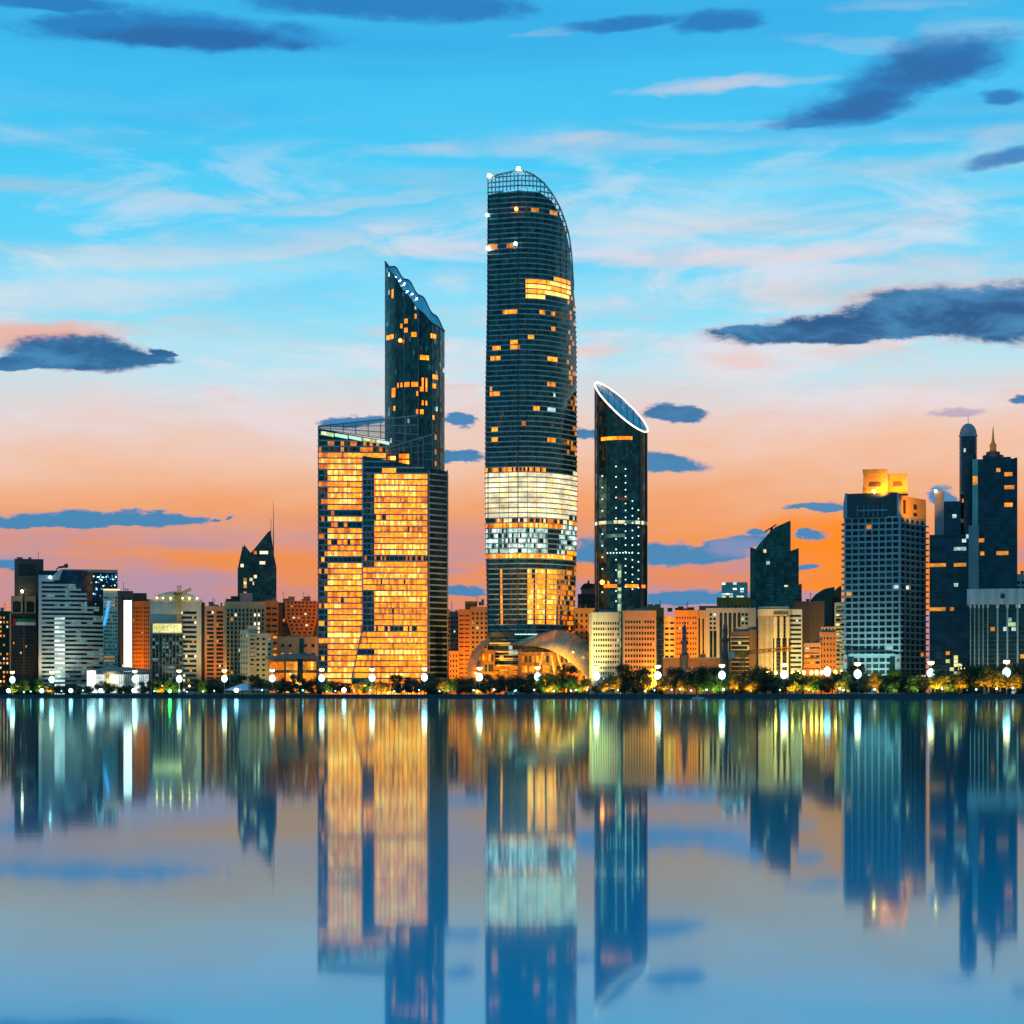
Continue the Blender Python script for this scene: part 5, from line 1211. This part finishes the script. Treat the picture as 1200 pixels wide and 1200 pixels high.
# ================================================================== sky
sc = S
w = bpy.data.worlds.new('World'); S.world = w; w.use_nodes = True
nt = w.node_tree; L = nt.links.new; nt.nodes.clear()
def nm(op, a, b=None, c=None, clamp=False):
    n = nt.nodes.new('ShaderNodeMath'); n.operation = op; n.use_clamp = clamp
    for i, v in enumerate((a, b, c)):
        if v is None: continue
        if isinstance(v, (int, float)): n.inputs[i].default_value = v
        else: L(v, n.inputs[i])
    return n.outputs[0]
def smooth(x, lo, hi):
    n = node(nt, 'ShaderNodeMapRange', _interpolation_type='SMOOTHSTEP', i1=lo, i2=hi, i3=0, i4=1); L(x, n.inputs[0]); return n.outputs[0]
def mixc(f, a, b):
    n = node(nt, 'ShaderNodeMix', _data_type='RGBA')
    L(f, n.inputs[0]) if not isinstance(f, (int, float)) else setattr(n.inputs[0], 'default_value', f)
    for i, v in ((6, a), (7, b)):
        if isinstance(v, tuple): n.inputs[i].default_value = (*v[:3], 1)
        else: L(v, n.inputs[i])
    return n.outputs[2]
tc = nt.nodes.new('ShaderNodeTexCoord'); sx = nt.nodes.new('ShaderNodeSeparateXYZ'); L(tc.outputs['Generated'], sx.inputs[0])
x, y, z = sx.outputs
hl = nm('SQRT', nm('ADD', nm('MULTIPLY', x, x), nm('MULTIPLY', y, y)))
EL = nm('DIVIDE', z, nm('MAXIMUM', hl, .001)); AZ = nm('ARCTAN2', x, y)
def noise(sa, se, scale=1, detail=4, rough=.55, off=0., dist=0.):
    cb = nt.nodes.new('ShaderNodeCombineXYZ'); L(nm('MULTIPLY', AZ, sa), cb.inputs[0]); L(nm('MULTIPLY', EL, se), cb.inputs[1]); cb.inputs[2].default_value = off
    n = node(nt, 'ShaderNodeTexNoise', Scale=scale, Detail=detail, Roughness=rough, Distortion=dist); L(cb.outputs[0], n.inputs['Vector']); return n.outputs['Fac']
wob = noise(7, 28, 1, 4, .6, 3.1)
ELw = nm('ADD', EL, nm('MULTIPLY', nm('SUBTRACT', wob, .5), .05))
# the sun went down to the right: warm colours reach higher and burn brighter there
ELw = nm('ADD', ELw, nm('MULTIPLY', AZ, -.02))
t = nm('DIVIDE', ELw, .36, clamp=True)
cr = nt.nodes.new('ShaderNodeValToRGB'); L(t, cr.inputs[0]); el = cr.color_ramp.elements
STOPS = [(0, (205, 130, 120)), (.085, (190, 140, 160)), (.13, (222, 140, 112)), (.19, (242, 146, 78)), (.25, (243, 166, 116)), (.284, (241, 182, 146)), (.32, (242, 196, 170)), (.377, (230, 212, 210)), (.446, (192, 228, 240)), (.516, (148, 224, 248)), (.6, (102, 212, 250)), (.712, (76, 205, 248)), (.83, (66, 192, 242)), (1, (58, 178, 232))]
while len(el) < len(STOPS): el.new(.5)
for e_, (p, c) in zip(el, STOPS): e_.position = p; e_.color = (*lin(c), 1)
col = cr.outputs[0]
NA1, NA2 = noise(46, 110, 1, 5, .66, .4), noise(30, 75, 1, 5, .66, 7.4)
NC = noise(95, 190, 1, 5, .7, 21.3)
NB1, NB2 = noise(11, 30, 1, 4, .62, 5.5), noise(8, 20, 1, 4, .6, 12.5)
def blob(pts, soft, na, amp, off, noisef=None):
    """union of flat bottomed ellipses round photo directions, edges broken by noise"""
    n1, n2 = (NA1, NA2) if na > 20 else (NB1, NB2)
    a = nm('ADD', AZ, nm('MULTIPLY', nm('SUBTRACT', n1, .5), amp)); e = nm('ADD', EL, nm('MULTIPLY', nm('SUBTRACT', n2, .5), amp * .45))
    best = None
    for (px, py, rw, rh, rot) in pts:
        az0 = math.atan((px - 600) / F); e0 = (HZ - py) / F * math.cos(az0)
        da = nm('DIVIDE', nm('SUBTRACT', a, az0), rw / F)
        de = nm('DIVIDE', nm('SUBTRACT', nm('SUBTRACT', e, e0), nm('MULTIPLY', nm('SUBTRACT', a, az0), rot)) if rot else nm('SUBTRACT', e, e0), rh / F)
        de = nm('MULTIPLY', de, nm('ADD', 1.0, nm('MULTIPLY', nm('LESS_THAN', de, 0), .55)))
        v = nm('ADD', nm('MULTIPLY', da, da), nm('MULTIPLY', de, de))
        best = v if best is None else nm('MINIMUM', best, v)
    best = nm('ADD', best, nm('MULTIPLY', nm('SUBTRACT', NC, .5), .75 if na > 20 else .9))
    if na <= 20: best = nm('ADD', best, nm('MULTIPLY', nm('SUBTRACT', NA1, .5), 1.6))
    return nm('SUBTRACT', 1, smooth(best, 1 - soft, 1 + soft))
# broken pale cloud sheets through the middle of the sky
ms = noise(10, 34, 1, 6, .62, 31.7, .5); ms2 = noise(17, 70, 1, 5, .6, 40.1, .4)
midb = nm('MULTIPLY', smooth(EL, .10, .16), nm('SUBTRACT', 1, smooth(EL, .21, .30)))
col = mixc(nm('MULTIPLY', nm('MULTIPLY', smooth(ms, .46, .68), midb), .7), col, lin((236, 226, 234)))
midc = nm('MULTIPLY', smooth(EL, .10, .15), nm('SUBTRACT', 1, smooth(EL, .16, .22)))
col = mixc(nm('MULTIPLY', nm('MULTIPLY', smooth(ms2, .5, .72), midc), .45), col, lin((246, 186, 168)))
# pale wisps, high up
st = noise(7, 42, 1, 5, .58, 1.7, .4)
wm = blob([(300, 288, 300, 20, .14), (120, 350, 160, 22, .05), (450, 240, 130, 9, .08), (700, 176, 210, 16, .02), (850, 99, 95, 9, .04), (850, 142, 90, 8, -.03), (860, 305, 180, 14, .02), (1060, 3, 80, 12, 0), (1160, 35, 70, 30, 0), (1010, 55, 90, 12, -.1), (1130, 330, 150, 30, 0), (960, 260, 250, 22, .02), (800, 360, 260, 22, .03), (640, 30, 40, 6, .1), (1180, 165, 60, 20, .1)], .9, 8, .06, 5.5)
col = mixc(nm('MULTIPLY', nm('MULTIPLY', wm, smooth(st, .34, .8)), .7), col, lin((232, 212, 216)))
wm2 = blob([(1060, 250, 420, 60, 0), (150, 330, 300, 40, .08)], .9, 6, .08, 9.5)
col = mixc(nm('MULTIPLY', nm('MULTIPLY', wm2, smooth(st, .3, .75)), .45), col, lin((190, 236, 250)))
st2 = noise(5, 70, 1, 4, .6, 4.4, .3)
band_ = nm('MULTIPLY', smooth(EL, .14, .19), nm('SUBTRACT', 1, smooth(EL, .24, .30)))
col = mixc(nm('MULTIPLY', nm('MULTIPLY', smooth(st2, .45, .75), band_), .22), col, lin((250, 178, 138)))
blu = noise(3, 20, 1, 4, .55, 12.3, .3)
top = smooth(EL, .2, .3)
col = mixc(nm('MULTIPLY', nm('MULTIPLY', smooth(blu, .45, .75), top), .5), col, lin((50, 160, 228)))
# lavender banks low over the roofs
low = nm('MULTIPLY', smooth(noise(7, 40, 1, 4, .55, 8.1), .42, .62), nm('MULTIPLY', smooth(EL, .02, .05), nm('SUBTRACT', 1, smooth(EL, .065, .095))))
col = mixc(nm('MULTIPLY', low, .7), col, lin((158, 150, 188)))
ORB = blob([(965, 655, 80, 50, 0), (1060, 690, 130, 50, 0)], .95, 6, .03, 2.2); col = mixc(nm('MULTIPLY', ORB, .9), col, lin((255, 140, 28)))
# warm glow on the left under the cloud
GL = blob([(20, 395, 110, 18, .06)], .95, 8, .04, 3.7); col = mixc(nm('MULTIPLY', GL, .75), col, lin((246, 165, 135)))
# slate blue clouds
sf = blob([(210, 42, 165, 27, .02), (120, 36, 80, 22, 0), (460, 4, 160, 22, 0), (60, 4, 90, 12, 0), (850, 32, 42, 18, 0), (740, 25, 70, 10, 0), (1005, 125, 85, 24, .12), (1090, 84, 95, 40, .12), (1045, 105, 75, 30, .1), (1135, 70, 40, 26, 0), (960, 138, 50, 12, .1), (1190, 116, 26, 12, 0), (1180, 186, 55, 14, .2)], .75, 14, .05, 6.1)
col = mixc(nm('MULTIPLY', sf, .80), col, lin((40, 112, 184)))
core = blob([(220, 48, 120, 15, .02), (1090, 85, 70, 26, .1), (1010, 122, 60, 14, .1)], .8, 16, .05, 6.1); col = mixc(nm('MULTIPLY', core, .55), col, lin((44, 90, 150)))
hd_ = blob([(1110, 372, 130, 38, 0), (1060, 366, 60, 28, 0), (1000, 388, 160, 22, .02), (1190, 372, 130, 42, 0), (900, 388, 75, 10, .02),
            (92, 418, 88, 25, 0), (30, 424, 72, 12, .12), (150, 418, 50, 10, -.06), (184, 414, 12, 9, 0),
            (100, 611, 135, 11, .01), (20, 612, 90, 9, 0), (190, 610, 54, 8, -.02), (252, 611, 9, 3, 0), (276, 609, 6, 2.5, 0), (10, 664, 30, 9, 0),
            (790, 486, 38, 12, 0), (775, 484, 26, 12, 0), (782, 544, 42, 14, -.1), (815, 655, 70, 13, .06), (862, 640, 45, 11, .1), (775, 650, 38, 14, 0), (792, 702, 110, 10, 0),
            (534, 494, 20, 9, 0), (540, 538, 28, 9, 0), (688, 511, 22, 9, 0), (690, 650, 24, 16, 0), (415, 494, 42, 7, .05), (960, 595, 40, 6, .05), (945, 630, 22, 7, 0), (887, 626, 14, 5, 0), (948, 665, 16, 5, 0), (1104, 582, 24, 12, 0), (1196, 470, 12, 8, 0), (546, 745, 26, 22, 0), (540, 694, 30, 6, 0)], .42, 46, .026, 0.4)
inner = smooth(noise(24, 70, 1, 5, .62, 2.9, .3), .38, .66)
upper = smooth(EL, .09, .19)
cc = mixc(upper, lin((66, 136, 184)), mixc(inner, lin((28, 86, 138)), lin((66, 134, 184))))
rimc = mixc(upper, lin((150, 150, 190)), mixc(smooth(EL, .2, .24), lin((196, 160, 170)), lin((120, 165, 205))))
cc = mixc(smooth(hd_, .25, .95), rimc, cc)
col = mixc(nm('MULTIPLY', hd_, .98), col, cc)
lv = blob([(1120, 485, 28, 6, .05), (860, 645, 30, 14, 0), (930, 700, 40, 8, 0)], .7, 30, .02, 5.0); col = mixc(nm('MULTIPLY', lv, .6), col, lin((150, 150, 190)))
# the far side of the sky, behind the viewer, and overhead: dusk blue
bk_ = nt.nodes.new('ShaderNodeValToRGB'); L(nm('MULTIPLY', EL, 1.0, clamp=True), bk_.inputs[0])
bk_.color_ramp.elements[0].color = (*BACK0, 1) if 'BACK0' in globals() else (.055, .19, .215, 1); bk_.color_ramp.elements[1].color = (.02, .12, .16, 1)
front = smooth(nm('DIVIDE', y, nm('MAXIMUM', hl, .001)), -.1, .75)
over = smooth(EL, .45, 1.3)
col = mixc(front, bk_.outputs[0], col)
col = mixc(over, col, lin((44, 156, 228)))
ns = nt.nodes.new('ShaderNodeTexSky'); ns.sky_type = 'NISHITA'; ns.sun_disc = False; ns.sun_elevation = math.radians(1.5); ns.sun_rotation = math.radians(20); ns.dust_density = 2
bg = node(nt, 'ShaderNodeBackground', Strength=1); bg2 = node(nt, 'ShaderNodeBackground', Strength=.0012)
L(col, bg.inputs[0]); L(ns.outputs[0], bg2.inputs[0])
ad = nt.nodes.new('ShaderNodeAddShader'); L(bg.outputs[0], ad.inputs[0]); L(bg2.outputs[0], ad.inputs[1])
wo = nt.nodes.new('ShaderNodeOutputWorld'); L(ad.outputs[0], wo.inputs[0])
w.cycles.sampling_method = 'MANUAL'; w.cycles.sample_map_resolution = 512
l = bpy.data.lights.new('sun', 'SUN'); l.energy = .25; l.angle = math.radians(2); l.color = lin((255, 160, 90))
o = bpy.data.objects.new('sun', l); COL.objects.link(o)
a, e = math.radians(20), math.radians(1.5); o.rotation_euler = (Vector((-math.sin(a) * math.cos(e), -math.cos(a) * math.cos(e), -math.sin(e)))).to_track_quat('-Z', 'Y').to_euler()

# ================================================================== camera
cam = bpy.data.cameras.new('camera'); cam.sensor_width = 36; cam.lens = 36 * F / 1200; cam.shift_y = (HZ - 600) / 1200; cam.clip_start = .5; cam.clip_end = 80000
co = bpy.data.objects.new('camera', cam); COL.objects.link(co); co.location = (0, 0, CAM); co.rotation_euler = (PI / 2, 0, 0); S.camera = co
S.view_settings.view_transform = 'Standard'; S.view_settings.look = 'None'; S.view_settings.exposure = 0; S.view_settings.gamma = 1
S.render.engine = 'CYCLES'
S.cycles.use_denoising = True
S.cycles.max_bounces = 4; S.cycles.diffuse_bounces = 1; S.cycles.glossy_bounces = 3; S.cycles.transmission_bounces = 3; S.cycles.transparent_max_bounces = 8
S.cycles.sample_clamp_indirect = 6; S.cycles.sample_clamp_direct = 0; S.cycles.caustics_reflective = True
